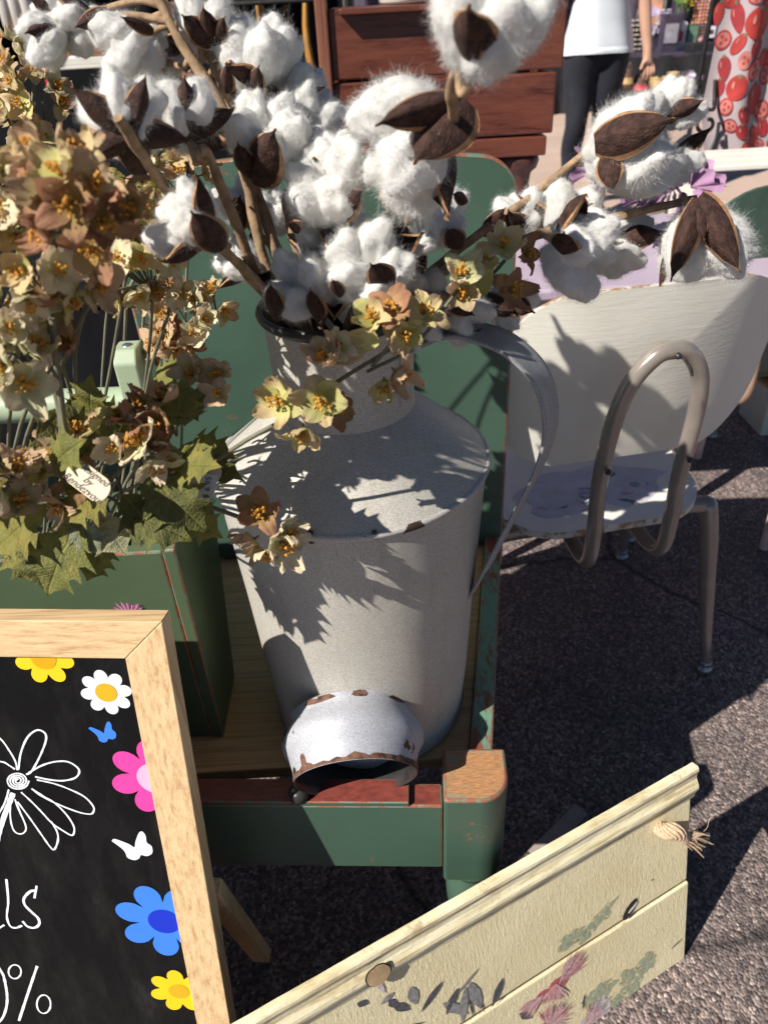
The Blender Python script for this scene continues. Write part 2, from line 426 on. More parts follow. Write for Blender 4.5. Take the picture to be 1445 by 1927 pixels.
# ================================================================== GREEN CHAIR
SEAT = .44                       # top of the oak board
chair = thing('wooden_chair', 'worn green painted wooden chair holding the milk can', 'chair')
RIM = .455
fr = atZ(833, 1510, RIM)         # front right, inner side of the corner post
fl = V((-.47, fr.y + .035, RIM))
Fd = (fr - fl).normalized(); Fn = V((Fd.y, -Fd.x, 0))          # along the front, outwards
AH = .135
def bar(mb, A, B, th, top, bot, n, m=0, mtop=None):            # board standing on edge between A and B, thickness towards -n
    A = V(A); B = V(B)
    p = [(A.x, A.y), (B.x, B.y), (B.x - n.x * th, B.y - n.y * th), (A.x - n.x * th, A.y - n.y * th)]
    mb.hexa([V((x, y, bot)) for x, y in p] + [V((x, y, top)) for x, y in p], m)
    return mb
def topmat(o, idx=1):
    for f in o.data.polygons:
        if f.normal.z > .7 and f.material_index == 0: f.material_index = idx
def barobj(name, A, B, th, top, bot, n, mats, par, b=.0025):
    o = bar(MB(), A, B, th, top, bot, n).build(name, mats + [M['green_edge']], par, bevel=b, em=2)
    topmat(o); return o
cut = fr - Fd * .038
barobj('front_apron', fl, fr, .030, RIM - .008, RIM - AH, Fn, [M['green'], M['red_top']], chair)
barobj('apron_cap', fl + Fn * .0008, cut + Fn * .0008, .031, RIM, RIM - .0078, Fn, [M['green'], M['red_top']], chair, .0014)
# corner post with a rounded outer corner and a turned foot below
def post(C, L, n, d, top, bot, name, rounded=True):
    poly = []
    wx, wy, r = L, L * .95, .034
    pts = [(0, 0)]
    if rounded:
        pts += [(wx - r + r * math.sin(a), r - r * math.cos(a)) for a in [i * PI / 2 / 18 for i in range(19)]]
    else: pts += [(wx, 0)]
    pts += [(wx, wy), (0, wy)]
    mb = MB(); mb.prism(pts, V((C.x, C.y, bot)), V((C.x, C.y, top)), d, -n)
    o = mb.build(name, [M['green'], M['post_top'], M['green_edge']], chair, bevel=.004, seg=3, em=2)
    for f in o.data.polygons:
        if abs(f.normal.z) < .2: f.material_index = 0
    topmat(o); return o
PW = .074
pc = fr + Fd * .0008 + Fn * .006
post(pc, PW, Fn, Fd, RIM + .012, RIM - AH - .02, 'corner_post')
ctr = pc + Fd * PW / 2 - Fn * PW / 2
def turned(c, top, name='leg', rs=1):
    H = top
    pr = [(.0, H), (.030, H), (.033, H - .008), (.030, H - .018), (.022, H - .022), (.022, H - .03), (.030, H - .045), (.033, H - .07), (.031, H - .1), (.024, H - .15),
          (.020, H - .18), (.026, H - .19), (.026, H - .2), (.020, H - .21), (.022, .06), (.017, .03), (.019, .012), (.016, .0), (0, 0)]
    MB().lathe([(r * rs, z) for r, z in pr], 28, (c.x, c.y, 0)).build(name, M['green'], chair)
turned(ctr, RIM - AH - .0205)
flp = fl - Fd * (PW + .0008) + Fn * .006
post(flp, PW, Fn, Fd, RIM + .012, RIM - AH - .02, 'corner_post', False)
turned(flp + Fd * PW / 2 - Fn * PW / 2, RIM - AH - .0205)
# side rails towards the back
BY = .985
sr0 = atZ(878, 1440, RIM); sr1 = V((.165, BY, RIM))
sd_ = (sr1 - sr0).normalized(); sn = V((sd_.y, -sd_.x, 0))
s0 = sr0 + sn * .029 + sd_ * .004
s1 = sr1 + sn * .029
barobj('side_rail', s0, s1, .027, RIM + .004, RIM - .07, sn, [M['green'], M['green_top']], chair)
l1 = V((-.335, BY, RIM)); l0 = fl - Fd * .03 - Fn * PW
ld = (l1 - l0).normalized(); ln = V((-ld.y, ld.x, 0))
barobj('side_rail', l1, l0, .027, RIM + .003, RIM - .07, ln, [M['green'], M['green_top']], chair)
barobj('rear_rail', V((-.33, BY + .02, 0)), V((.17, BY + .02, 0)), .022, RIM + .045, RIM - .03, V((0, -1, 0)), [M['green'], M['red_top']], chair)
# oak board that lies inside the frame
ins = [fl - Fn * .031 + Fd * .002, fr - Fn * .031 + Fd * .028, s1 - sn * .0285 - sd_ * .0, l1 - ln * .0285]
ins[1] = s0 - sn * .0285 + sd_ * .02
q = [V((p.x, p.y, 0)) for p in ins]
mb = MB(); mb.hexa([V((p.x, p.y, SEAT - .018)) for p in q] + [V((p.x, p.y, SEAT)) for p in q])
mb.build('seat_board', M['seat_oak'], chair, bevel=.0008, seg=1)
# backrest: wide panel with rounded top corners, leaning back a little
def backrest():
    xl, xr, z0, z1, r = -.335, .197, .445, 1.045, .055
    pts = [(xl + .02, z0), (xr - .004, z0)]
    pts += [(xr - r + r * math.cos(a), z1 - .012 - r + r * math.sin(a)) for a in [i * PI / 2 / 8 for i in range(9)]]
    for k in range(1, 8):
        u = k / 8; x = xr - r + (xl + r - xr + r) * u; pts.append((x, z1 - .012 + .014 * math.sin(PI * u)))
    pts += [(xl + r - r * math.sin(a), z1 - .012 - r + r * math.cos(a)) for a in [i * PI / 2 / 8 for i in range(9)]]
    lean = V((0, .075, 1)).normalized()
    o0 = V((0, BY - .015 - z0 * .075, 0)) ; n = V((0, 1, -.075)).normalized()
    mb = MB(); mb.prism(pts, o0, o0 + n * .022, V((1, 0, 0)), lean)
    return mb.build('backrest', [M['green'], M['green_edge']], chair, bevel=.004, seg=2, em=1)
backrest()
for x in (-.30, .178):
    mb = MB(); mb.tube([(x, BY + .055, .0), (x, BY + .012, .44), (x, BY + .03, .62)], [.017, .021, .017], 12)
    mb.build('leg', M['green'], chair)
kb = atZ(563, 1497, RIM + .002)
MB().lathe([(0, .0), (.0105, 0), (.0115, .003), (.0112, .010), (.009, .014), (.004, .0155), (0, .0157)], 24, (kb.x, kb.y, RIM)).build('bumper_knob', M['dark_metal'], chair)

# ================================================================== MILK CAN
can = thing('milk_can', 'tall grey galvanised metal milk can with one strap handle', 'milk can')
cc = atZ(697, 1300, SEAT); CX, CY = cc.x, cc.y
def dent(p, k=.0016):
    n = mnoise.noise(V(p) * 9) * k + mnoise.noise(V(p) * 26) * k * .3
    d = V((p[0] - CX, p[1] - CY, 0))
    if d.length > 1e-4: d.normalize()
    return V(p) + d * n
def dented(mb):
    mb.v = [tuple(dent(p)) for p in mb.v]; return mb
ZS, RS = .803, .1435
mb = MB(); mb.lathe([(0, SEAT + .012), (.117, SEAT + .012), (.119, SEAT + .001), (.1225, SEAT + .0008), (.1235, SEAT + .004), (.1215, SEAT + .008)] + [(.1215 + (RS - .1235) * i / 10, SEAT + .008 + (ZS - SEAT - .012) * i / 10) for i in range(1, 11)], 96, (CX, CY, 0))
body = dented(mb).build('body', M['galv'], can)
mb = MB(); mb.lathe([(RS - .002, ZS - .004), (RS + .0012, ZS - .003), (RS + .0022, ZS), (RS + .0012, ZS + .003), (RS - .002, ZS + .0035)], 96, (CX, CY, 0))
dented(mb).build('seam_ring', galv('seam_metal', (.50, .48, .45), .05), can)
NB = .873
NB = .868
pr = [(RS - .0005 + (.0688 - RS) * i / 8, ZS + .002 + (NB - ZS - .002) * i / 8) for i in range(9)]
mb = MB(); mb.lathe(pr, 96, (CX, CY, 0)); dented(mb).build('shoulder', M['galv'], can)
mb = MB(); mb.lathe([(.0692, NB - .0005), (.0686, NB + .003), (.0688, .90), (.0702, .93), (.0715, .957), (.0735, .9635)], 96, (CX, CY, 0)); dented(mb).build('neck', M['galv'], can)
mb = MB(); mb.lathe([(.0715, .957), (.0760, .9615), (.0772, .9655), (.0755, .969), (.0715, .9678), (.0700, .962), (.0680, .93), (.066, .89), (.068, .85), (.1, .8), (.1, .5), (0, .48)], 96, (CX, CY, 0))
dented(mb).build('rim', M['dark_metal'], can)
# vertical seam on the neck and body, right of centre
sa = math.radians(-38)
sx = V((math.cos(sa), math.sin(sa), 0))
mb = MB(); mb.tube([V((CX, CY, z)) + sx * (r - .0004) for r, z in [(.0689, NB + .012), (.0688, .9), (.0703, .93), (.0718, .957)]], .0018, 8); mb.build('neck_seam', M['galv'], can)
# strap handle
hp = [atY(p[0], p[1], CY - .012 - .03 * i / 7) for i, p in enumerate([(812, 652), (850, 622), (905, 628), (965, 655), (1018, 712), (1036, 790), (1018, 870), (968, 968), (908, 1070), (868, 1112)])]
hp[0] = V((CX + .067, CY - .008, .925)); 
hb = V((CX + math.cos(math.radians(-14)) * .1335, CY + math.sin(math.radians(-14)) * .1335, .640))
hp[-1] = hb; hp[-2] = hb + (hp[-2] - hb) * .9 + V((.004, 0, 0))
path = spline(hp, 8)
mb = MB(); HW = .019; secs = []
side = V((-.5, -.87, 0)).normalized()
for i, p in enumerate(path):
    tg = (path[min(i + 1, len(path) - 1)] - path[max(i - 1, 0)]).normalized()
    sdv = (side - tg * side.dot(tg)).normalized(); nn = tg.cross(sdv)
    wv = HW * (1 + .9 * max(0, (i - len(path) + 6) / 6))
    cs = [(-wv, -.0022), (-wv - .002, 0), (-wv, .0022), (-wv * .75, .0008), (0, .0016), (wv * .75, .0008), (wv, .0022), (wv + .002, 0), (wv, -.0022), (wv * .75, -.0012), (0, -.0006), (-wv * .75, -.0012)]
    secs.append([p + sdv * a + nn * b for a, b in cs])
n = 12
mb.add([p for s in secs for p in s], [(i * n + k, i * n + (k + 1) % n, (i + 1) * n + (k + 1) % n, (i + 1) * n + k) for i in range(len(secs) - 1) for k in range(n)], 0, True)
mb.add([p for p in secs[0] + secs[-1]], [tuple(range(n - 1, -1, -1)), tuple(range(n, 2 * n))])
mb.build('handle', galv('grey_strap_metal', (.33, .33, .335), .02), can)
for k, (px, py) in enumerate([(590, 991), (592, 1007), (700, 988), (566, 986)]):
    d = atY(px, py, CY - .13); a = math.atan2(d.y - CY, d.x - CX)
    q = V((CX + math.cos(a) * (RS + .0006), CY + math.sin(a) * (RS + .0006), d.z - .0))
    mb = MB(); nrm = V((math.cos(a), math.sin(a), 0)); tx = V((-math.sin(a), math.cos(a), 0))
    mb.lathe([(.0028, -.0012), (.0024, .0008), (0, .0011)], 9, q, (tx, V((0, 0, 1)), nrm)); mb.build('chip', M['dark_metal'], can)

# ================================================================== CAN LID LYING ON ITS SIDE
lid = thing('can_lid', 'pale rusty metal can lid lying on its side before the can', 'lid')
LA = V((.05, -.93, -.33)).normalized()           # axis from the closed end to the open end
LC = V((-.049, .540, SEAT + .0755))
LX = LA.cross(V((0, 0, 1))).normalized(); LY = LX.cross(LA)
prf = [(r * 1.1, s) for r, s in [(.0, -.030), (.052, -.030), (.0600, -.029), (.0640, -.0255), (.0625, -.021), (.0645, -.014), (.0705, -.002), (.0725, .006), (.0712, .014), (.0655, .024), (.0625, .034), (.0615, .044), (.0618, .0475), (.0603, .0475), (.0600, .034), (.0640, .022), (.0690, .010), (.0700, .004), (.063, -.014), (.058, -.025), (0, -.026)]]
mb = MB(); mb.lathe(prf[:13], 72, LC, (LX, LY, LA)); mb.build('shell', M['lidgalv'], lid)
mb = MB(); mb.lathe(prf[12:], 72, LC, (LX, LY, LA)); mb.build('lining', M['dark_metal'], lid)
# ragged rust bands at both rims
def ragged(rfun, s0, amp, name, sgn):
    mb = MB(); N = 90; vs = []
    for k in range(N):
        a = 2 * PI * k / N; r = rfun
        e = s0 + sgn * (amp * (.35 + abs(mnoise.noise(V((math.cos(a) * 3, math.sin(a) * 3, s0 * 50)))) * 1.5 + .25 * mnoise.noise(V((math.cos(a) * 14, math.sin(a) * 14, 2)))))
        for s in (s0, e):
            rr = r(s) + .0005
            vs.append(LC + (LX * math.cos(a) + LY * math.sin(a)) * rr + LA * s)
    mb.add(vs, [(2 * k, 2 * ((k + 1) % N), 2 * ((k + 1) % N) + 1, 2 * k + 1) for k in range(N)], 0, True)
    mb.build(name, M['rust'], lid)
def rprof(s):
    for (r0, a), (r1, b) in zip(prf[1:12], prf[2:13]):
        if a <= s <= b: return r0 + (r1 - r0) * (s - a) / max(1e-6, b - a)
    return prf[12][0]
ragged(rprof, .0472, .0075, 'rust_band', -1)
for k, (a0, s0, ra, rs_) in enumerate([(math.radians(62), -.0225, .28, .0035), (math.radians(100), -.0225, .12, .0035), (math.radians(15), -.004, .12, .006), (math.radians(40), .036, .06, .007), (math.radians(140), -.021, .2, .003)]):
    mb = MB(); vs = [LC + (LX * math.cos(a0) + LY * math.sin(a0)) * (rprof(s0) + .0008) + LA * s0]
    for j in range(22):
        t_ = 2 * PI * j / 22; rr = 1 + .3 * mnoise.noise(V((math.cos(t_) * 2, math.sin(t_) * 2, k)))
        a = a0 + ra * rr * math.cos(t_); s = s0 + rs_ * rr * math.sin(t_)
        vs.append(LC + (LX * math.cos(a) + LY * math.sin(a)) * (rprof(s) + .0007) + LA * s)
    mb.add(vs, [(0, 1 + j, 1 + (j + 1) % 22) for j in range(22)], 0, True); mb.build('rust_patch', M['rust'], lid)

# ================================================================== CHALKBOARD
sign = thing('chalkboard_sign', 'oak framed standing chalkboard with flower stickers and chalk writing', 'chalkboard')
TR = atY(305, 1170, .486); BR = atY(387, 1927, .372)
EX = (TR - atZ(0, 1167, TR.z)).normalized()
EYv = TR - BR; EYv = (EYv - EX * EYv.dot(EX)).normalized()
EN = EX.cross(EYv)                                  # towards the viewer
if EN.y > 0: EN = -EN
def bd(px, py):
    d = ray(px, py); t = (TR - EYE).dot(EN) / d.dot(EN); p = EYE + d * t - TR
    return p.dot(EX), p.dot(EYv)
def bp(u, v, h=0): return TR + EX * u + EYv * v + EN * h
FWs = -bd(236, 1240)[0]; FT = -bd(236, 1240)[1]
BWd, BHt, TH = .56, TR.z / EYv.z - .002, .021
def rail(poly, name, m):
    mb = MB(); lo = [bp(u, v, -TH) for u, v in poly]; hi = [bp(u, v, 0) for u, v in poly]
    mb.hexa(lo + hi); o = mb.build(name, m, sign, bevel=.0009, seg=2)
    return o
e = .0003
rail([(-BWd + e, 0), (-e, 0), (-FWs - e, -FT), (-BWd + FWs + e, -FT)][::-1], 'top_rail', M['oak_h'])
rail([(0, -e), (0, -BHt), (-FWs, -BHt), (-FWs, -FT - e)], 'stile', M['oak_v'])
rail([(-BWd, -e), (-BWd + FWs, -FT - e), (-BWd + FWs, -BHt), (-BWd, -BHt)], 'stile', M['oak_v'])
rail([(-BWd + FWs + e, -BHt + .06), (-FWs - e, -BHt + .06), (-FWs - e, -BHt + .06 + FT), (-BWd + FWs + e, -BHt + .06 + FT)], 'bottom_rail', M['oak_h'])
PD = .0045
mb = MB(); mb.hexa([bp(u, v, -.012) for u, v in [(-BWd + .01, -.01), (-BWd + .01, -BHt + .07), (-.01, -BHt + .07), (-.01, -.01)]] + [bp(u, v, -PD) for u, v in [(-BWd + .01, -.01), (-BWd + .01, -BHt + .07), (-.01, -BHt + .07), (-.01, -.01)]])
mb.build('writing_panel', M['board'], sign)
# rear leg frame (opens backwards under the chair)
foot = atZ(497, 1785, .0)
HV = -(TR.z - .405) / EYv.z
for u in (-.012, -BWd + .03):
    top = bp(u, HV, -TH - .011); ft = V((top.x + (.0 if u < -.1 else foot.x - top.x - .0), foot.y - .012, 0))
    ax_ = (top - ft).normalized(); Xa = (EX - ax_ * EX.dot(ax_)).normalized(); Ya = ax_.cross(Xa)
    mb = MB(); mb.box((top + ft) / 2 + ax_ * .005, (.026, .018, (top - ft).length - .012), 0, (Xa, Ya, ax_)); mb.build('rear_leg', M['oak_v'], sign, bevel=.0012)
cb = atZ(400, 1735, .055)
mb = MB(); mb.box(V((cb.x - .20, foot.y - .028, .085)), (.42, .014, .026)); mb.build('rear_crossbar', M['oak_h'], sign, bevel=.001)
# stickers
def disc(mb, u0, v0, r, h, m=0, n=36, ry=None):
    ry = ry or r
    mb.add([bp(min(-.007, u0), v0, h)] + [bp(min(-.006, u0 + r * math.cos(2 * PI * k / n)), v0 + ry * math.sin(2 * PI * k / n), h) for k in range(n)], [(0, 1 + k, 1 + (k + 1) % n) for k in range(n)], m)
def flower_sticker(px, py, pxr, npet, rot, mpet, mcen, cr=.36, deep=.55):
    u, v = bd(px, py); r = abs(bd(px + pxr, py)[0] - u)
    mb = MB(); N = npet * 14; pts = []
    for k in range(N):
        a = 2 * PI * k / N; c = abs(math.cos(npet * (a - rot) / 2)); rr = r * (deep + (1 - deep) * c ** .55)
        pts.append(bp(min(-.006, u + rr * math.cos(a)), min(-.006, v + rr * math.sin(a)), -PD + .0004))
    mb.add([bp(min(-.007, u), min(-.007, v), -PD + .0004)] + pts, [(0, 1 + k, 1 + (k + 1) % N) for k in range(N)])
    o = mb.build('flower_sticker', mpet, sign)
    mb = MB(); disc(mb, u, v, r * cr, -PD + .0008); mb.build('sticker_centre', mcen, o)
flower_sticker(78, 1243, 57, 7, .05 - PI / 2 + PI / 7, M['s_yellow'], M['s_orange'], .42, .5)
flower_sticker(197, 1308, 49, 8, .12, M['s_white'], M['s_gold'], .42, .6)
flower_sticker(290, 1470, 87, 7, PI + .26, M['s_pink'], M['s_pale'], .40, .5)
flower_sticker(307, 1740, 92, 7, PI - .32, M['s_blue'], M['s_navy'], .33, .5)
flower_sticker(335, 1872, 56, 7, PI + .28, M['s_yellow'], M['s_gold'], .34, .5)
BUT = [(-1, .42), (-.86, .55), (-.55, .42), (-.2, .22), (0, .05), (.12, .40), (.38, .92), (.56, 1.0), (.66, .75), (.64, .35), (.82, .12), (.78, -.28), (.5, -.48), (.22, -.42), (.1, -.62), (-.15, -.74), (-.45, -.6), (-.5, -.28), (-.62, -.02)]
def butterfly(px, py, s, rot, m):
    u, v = bd(px, py); r = abs(bd(px + s, py)[0] - u); mb = MB()
    sm = spline([V((x, y, 0)) for x, y in BUT + BUT[:1]], 4)[:-1]
    pts = [bp(u + r * (p.x * math.cos(rot) - p.y * math.sin(rot)), v + r * (p.x * math.sin(rot) + p.y * math.cos(rot)), -PD + .0004) for p in sm]
    mb.add([bp(u, v, -PD + .0004)] + pts, [(0, 1 + k, 1 + (k + 1) % len(pts)) for k in range(len(pts))]); mb.build('butterfly_sticker', m, sign)
butterfly(193, 1386, 27, .02, M['s_blue'])
butterfly(251, 1602, 40, .03, M['s_white'])
# chalk strokes
def stroke(pts, wpx, name, k=(1, 0, 0), par=None, smooth=True):
    P2 = [V((*bd(x, y), 0)) for x, y in pts]
    if smooth: P2 = spline(P2, 6)
    hw = abs(bd(100 + wpx / 2, 1500)[0] - bd(100, 1500)[0])
    mb = MB(); vs = []
    for i, p in enumerate(P2):
        tg = (P2[min(i + 1, len(P2) - 1)] - P2[max(i - 1, 0)]).normalized(); nn = V((-tg.y, tg.x, 0))
        ww = hw * (1 + .35 * mnoise.noise(p * 180))
        for s in (-1, 1): q = p + nn * ww * s; vs.append(bp(q.x, q.y, -PD + .0005 + random.random() * .0001))
    mb.add(vs, [(2 * i, 2 * i + 1, 2 * i + 3, 2 * i + 2) for i in range(len(P2) - 1)])
    return mb.build(name, M['chalk'], par or sign)
z3 = lambda L: [(x * .166, 1360 + y * .166) for x, y in L]
z2 = lambda L: [(x * .36, 1500 + y * .36) for x, y in L]
for L in ([(190, 560), (215, 380), (290, 200), (400, 115), (490, 150), (500, 240), (430, 420), (340, 580), (280, 620)],
          [(310, 600), (450, 520), (600, 475), (750, 475), (860, 540), (880, 600), (830, 660), (700, 690), (550, 680), (380, 645)],
          [(400, 680), (600, 725), (800, 800), (950, 880), (1040, 980), (1045, 1040), (1000, 1070), (850, 1040), (600, 940), (430, 850), (340, 780)],
          [(340, 780), (480, 870), (600, 940), (740, 1080), (820, 1210), (820, 1290), (790, 1310), (700, 1260), (570, 1170), (430, 1020), (330, 920), (220, 820)],
          [(560, 1150), (630, 1270), (640, 1370), (600, 1470), (550, 1440), (450, 1300), (330, 1130), (180, 930)],
          [(150, 900), (200, 1030), (270, 1190), (270, 1260), (220, 1295), (150, 1270), (110, 1180), (95, 1050), (100, 940)],
          [(-420, 330), (-250, 190), (-90, 170), (0, 230), (80, 340), (150, 460), (180, 570)], [(-400, 640), (-200, 480), (0, 475), (90, 520), (150, 560)], [(80, 790), (50, 900), (0, 1010), (-90, 1150)]):
    stroke(z3(L), 3.4, 'chalk_petal')
stroke(z3([(130, 830), (80, 960), (10, 1150), (-60, 1400)]), 9.5, 'chalk_stem')
scr = [(180 + (130 - 3.0 * k) * math.cos(k * .62) , 690 + (100 - 2.2 * k) * math.sin(k * .62)) for k in range(40)]
stroke(z3(scr), 3.2, 'chalk_centre')
stroke(z2([(25, 445), (35, 560), (28, 640), (45, 690), (75, 700), (108, 688)]), 4.4, 'chalk_letter')
stroke(z2([(184, 480), (172, 545)]), 4.4, 'chalk_letter', smooth=False)
stroke(z2([(178, 505), (150, 510), (118, 545), (122, 580), (160, 620), (192, 650), (197, 682), (170, 700), (135, 692), (110, 665)]), 5.4, 'chalk_letter')
stroke(z2([(-110, 560), (-90, 680), (-30, 705), (15, 685)]), 4, 'chalk_letter')
stroke(z2([(-150, 900), (-70, 850), (0, 930), (20, 990), (30, 1060), (25, 1120), (0, 1180), (-60, 1230)]), 5.5, 'chalk_number')
ell = lambda cx, cy, rx, ry: [(cx + rx * math.cos(a * PI / 9), cy + ry * math.sin(a * PI / 9)) for a in range(19)]
stroke(z2(ell(70, 930, 33, 36)), 3.6, 'chalk_percent_ring'); stroke(z2(ell(222, 1100, 36, 48)), 3.6, 'chalk_percent_ring')
stroke(z2([(187, 900), (140, 1040), (92, 1187)]), 5.5, 'chalk_percent_bar')

# ================================================================== PAINTED CREAM PLANK SIGN
plank = thing('painted_plank_sign', 'cream painted plank board with moulded top edge and jute rope', 'plank sign')
PT = atZ(1306, 1458, .335); PT2 = atZ(455, 1950, .335); PB = atZ(1288, 1803, .0)
Pd = (PT - PT2).normalized()
PU = PT - PB; PLn = PU.length; PUv = PU / PLn
PN = Pd.cross(PUv).normalized()
if PN.y > 0: PN = -PN
def pp(s, t, h=0): return PB - Pd * s + PU * t + PN * h          # s metres from the right end, t 0..1 up
def pl(px, py):
    d = ray(px, py); tt = (PB - EYE).dot(PN) / d.dot(PN); p = EYE + d * tt - PB
    # p = -Pd*s + PU*t
    a, b, c_ = Pd.dot(Pd), Pd.dot(PU), PU.dot(PU); x, y = p.dot(Pd), p.dot(PU)
    det = a * c_ - b * b; sA = (x * c_ - y * b) / det; tA = (y * a - x * b) / det
    return -sA, tA
PLEN = .66
tg_ = pl(1300, 1657)[1]; t2 = pl(870, 1927)[1]; tg_ = (tg_ + t2) / 2
def slab(s0, s1, t0, t1, th, name, m, b=.002, ragged=0):
    N = 40; mb = MB(); rows = []
    for k in range(N + 1):
        s = s0 + (s1 - s0) * k / N
        ra = ragged * mnoise.noise(V((s * 30, t0 * 7, 1)))
        rows.append((s, t0 + ra, t1 + ragged * mnoise.noise(V((s * 25, t1 * 9, 4)))))
    vs = []
    for s, a, b_ in rows: vs += [pp(s, a, 0), pp(s, b_, 0), pp(s, b_, -th), pp(s, a, -th)]
    mb.add(vs, [(4 * i + k, 4 * i + (k + 1) % 4, 4 * i + 4 + (k + 1) % 4, 4 * i + 4 + k) for i in range(N) for k in range(4)] + [(3, 2, 1, 0), (4 * N, 4 * N + 1, 4 * N + 2, 4 * N + 3)])
    return mb.build(name, [m, M['cream_m']], plank, bevel=b, em=1)
slab(.004, PLEN, tg_ + .014, .965, .013, 'plank', M['cream'], .0022, .002)
slab(0, PLEN, .0, tg_ - .010, .013, 'plank', M['cream'], .0022, .002)
slab(.01, PLEN - .01, .02, .9, .006, 'dark_gap_backing', M['groove']).location = -PN * .0135  # near-black sheet added behind the boards, stands in for shade in the gap
# moulding profile (h out of the face, t along the face in metres from the top)
mp = [(-.016, .0), (.004, .0), (.0062, -.0015), (.0066, -.004), (.0048, -.006), (.0028, -.0085), (.0030, -.012), (.0052, -.0145), (.0075, -.0165), (.0085, -.019), (.0072, -.0215), (.0040, -.024), (.0015, -.027), (.0005, -.030), (-.004, -.030), (-.016, -.012)]
mb = MB(); N = 60; vs = []
for k in range(N + 1):
    s = -.002 + (PLEN + .004) * k / N
    for h_, v_ in mp:
        q = pp(s, 1.045, 0) + PUv * v_ * 1.75 + PN * (max(h_, -.008) * .8 + .0005 * mnoise.noise(V((s * 40, v_ * 300, 0)))); vs.append(q)
n = len(mp)
mb.add(vs, [(i * n + k, i * n + (k + 1) % n, (i + 1) * n + (k + 1) % n, (i + 1) * n + k) for i in range(N) for k in range(n)], 0, False)
mb.add(vs, [tuple(range(n)), tuple(range(N * n + n - 1, N * n - 1, -1))])
mb.build('moulding', M['cream_m'], plank)
def decal(px, py, pts, name, m, h=.0012, rot=0, par=None):
    s0, t0 = pl(px, py); mb = MB(); o = pp(s0, t0, h); R_ = V(Pd); U_ = (PUv - Pd * PUv.dot(Pd)).normalized()
    c, s = math.cos(rot), math.sin(rot)
    vs = [o] + [o + R_ * (x * c - y * s) + U_ * (x * s + y * c) + PN * (.0002 * mnoise.noise(V((x * 900, y * 900, 0)))) for x, y in pts]
    mb.add(vs, [(0, 1 + k, 1 + (k + 1) % len(pts)) for k in range(len(pts))])
    return mb.build(name, m, par or plank)
blob = lambda rx, ry, n=24, w=.2, sd=0: [(rx * (1 + w * mnoise.noise(V((math.cos(a), math.sin(a), sd)) * 2.3)) * math.cos(a), ry * (1 + w * mnoise.noise(V((math.cos(a), math.sin(a), sd + 3)) * 2.3)) * math.sin(a)) for a in [2 * PI * k / n for k in range(n)]]
# knot and knothole
kn = pl(706, 1824)
decal(706, 1824, blob(.0158, .0158, 30, .12), 'knot_gap', M['groove'], .0078)
decal(706, 1824, blob(.0142, .0148, 30, .12), 'knot', M['raw_knot'], .0086)
decal(1184, 1711, blob(.0085, .0165, 26, .25, 2), 'knothole', M['groove'], .0010, -.75)
decal(1188, 1707, blob(.0024, .010, 18, .3, 5), 'knothole_lip', M['whitep'], .0016, -.95)
decal(1226, 1655, blob(.0022, .0012, 10, .3), 'nail_hole', M['groove'], .001)
decal(1272, 1775, blob(.012, .0012, 14, .4, 4), 'crack', M['groove'], .001, .25)
# painted flowers (flat print)
M['pt_grey'] = washed('grey_leaf_paint', (.26, .25, .25), .55); M['pt_dark'] = washed('charcoal_paint', (.085, .085, .095), .55)
M['pt_rose'] = washed('rose_paint', (.46, .12, .14), .6, 200); M['pt_lilac'] = washed('lilac_white_paint', (.58, .49, .50), .35, 120)
M['pt_green'] = washed('sage_paint', (.38, .42, .29), .12, 110, .2); M['pt_pink'] = washed('pale_rose_paint', (.64, .36, .34), .5, 200)
for (px, py, rx, ry, r) in ((1120, 1735, .040, .014, .5), (1075, 1765, .024, .014, .2), (1185, 1850, .022, .032, .3), (1125, 1870, .030, .022, 0), (1215, 1810, .018, .02, .6), (1150, 1900, .02, .02, 1)):
    decal(px, py, blob(rx, ry, 26, .7, px * .01), 'painted_wash', M['pt_green'], .0007, r)
random.seed(3)
def thistle(px, py, R, direction, mats, n=34, spread=1.0):
    base = decal(px, py, blob(R * .3, R * .22, 14, .3, px), 'painted_flower', mats[0], .0011)
    for k in range(n):
        a = direction + spread * (k / (n - 1) - .5) * 2 + random.uniform(-.08, .08); L = R * random.uniform(.7, 1.1); wd = R * .028
        decal(px, py, [(0, -wd * .6), (L * .6 * math.cos(0), -wd), (L, 0), (L * .6, wd), (0, wd * .6)], 'painted_petal', mats[k % len(mats)], .0012 + .00002 * k, a, base)
RS3 = [M['pt_rose'], M['pt_pink'], M['pt_lilac'], M['pt_pink']]
thistle(1050, 1850, .052, .62, RS3, 60, .55)
thistle(1045, 1850, .040, -1.9, RS3, 40, .9)
thistle(1020, 1872, .040, 3.4, RS3, 36, .5)
thistle(1030, 1927, .044, .5, RS3, 50, 1.5)
thistle(1100, 1920, .036, .2, [M['pt_lilac'], M['pt_pink']], 36, 1.2)
decal(1125, 1905, blob(.02, .03, 22, .5, 3), 'painted_wash', M['pt_lilac'], .0008, -.5)
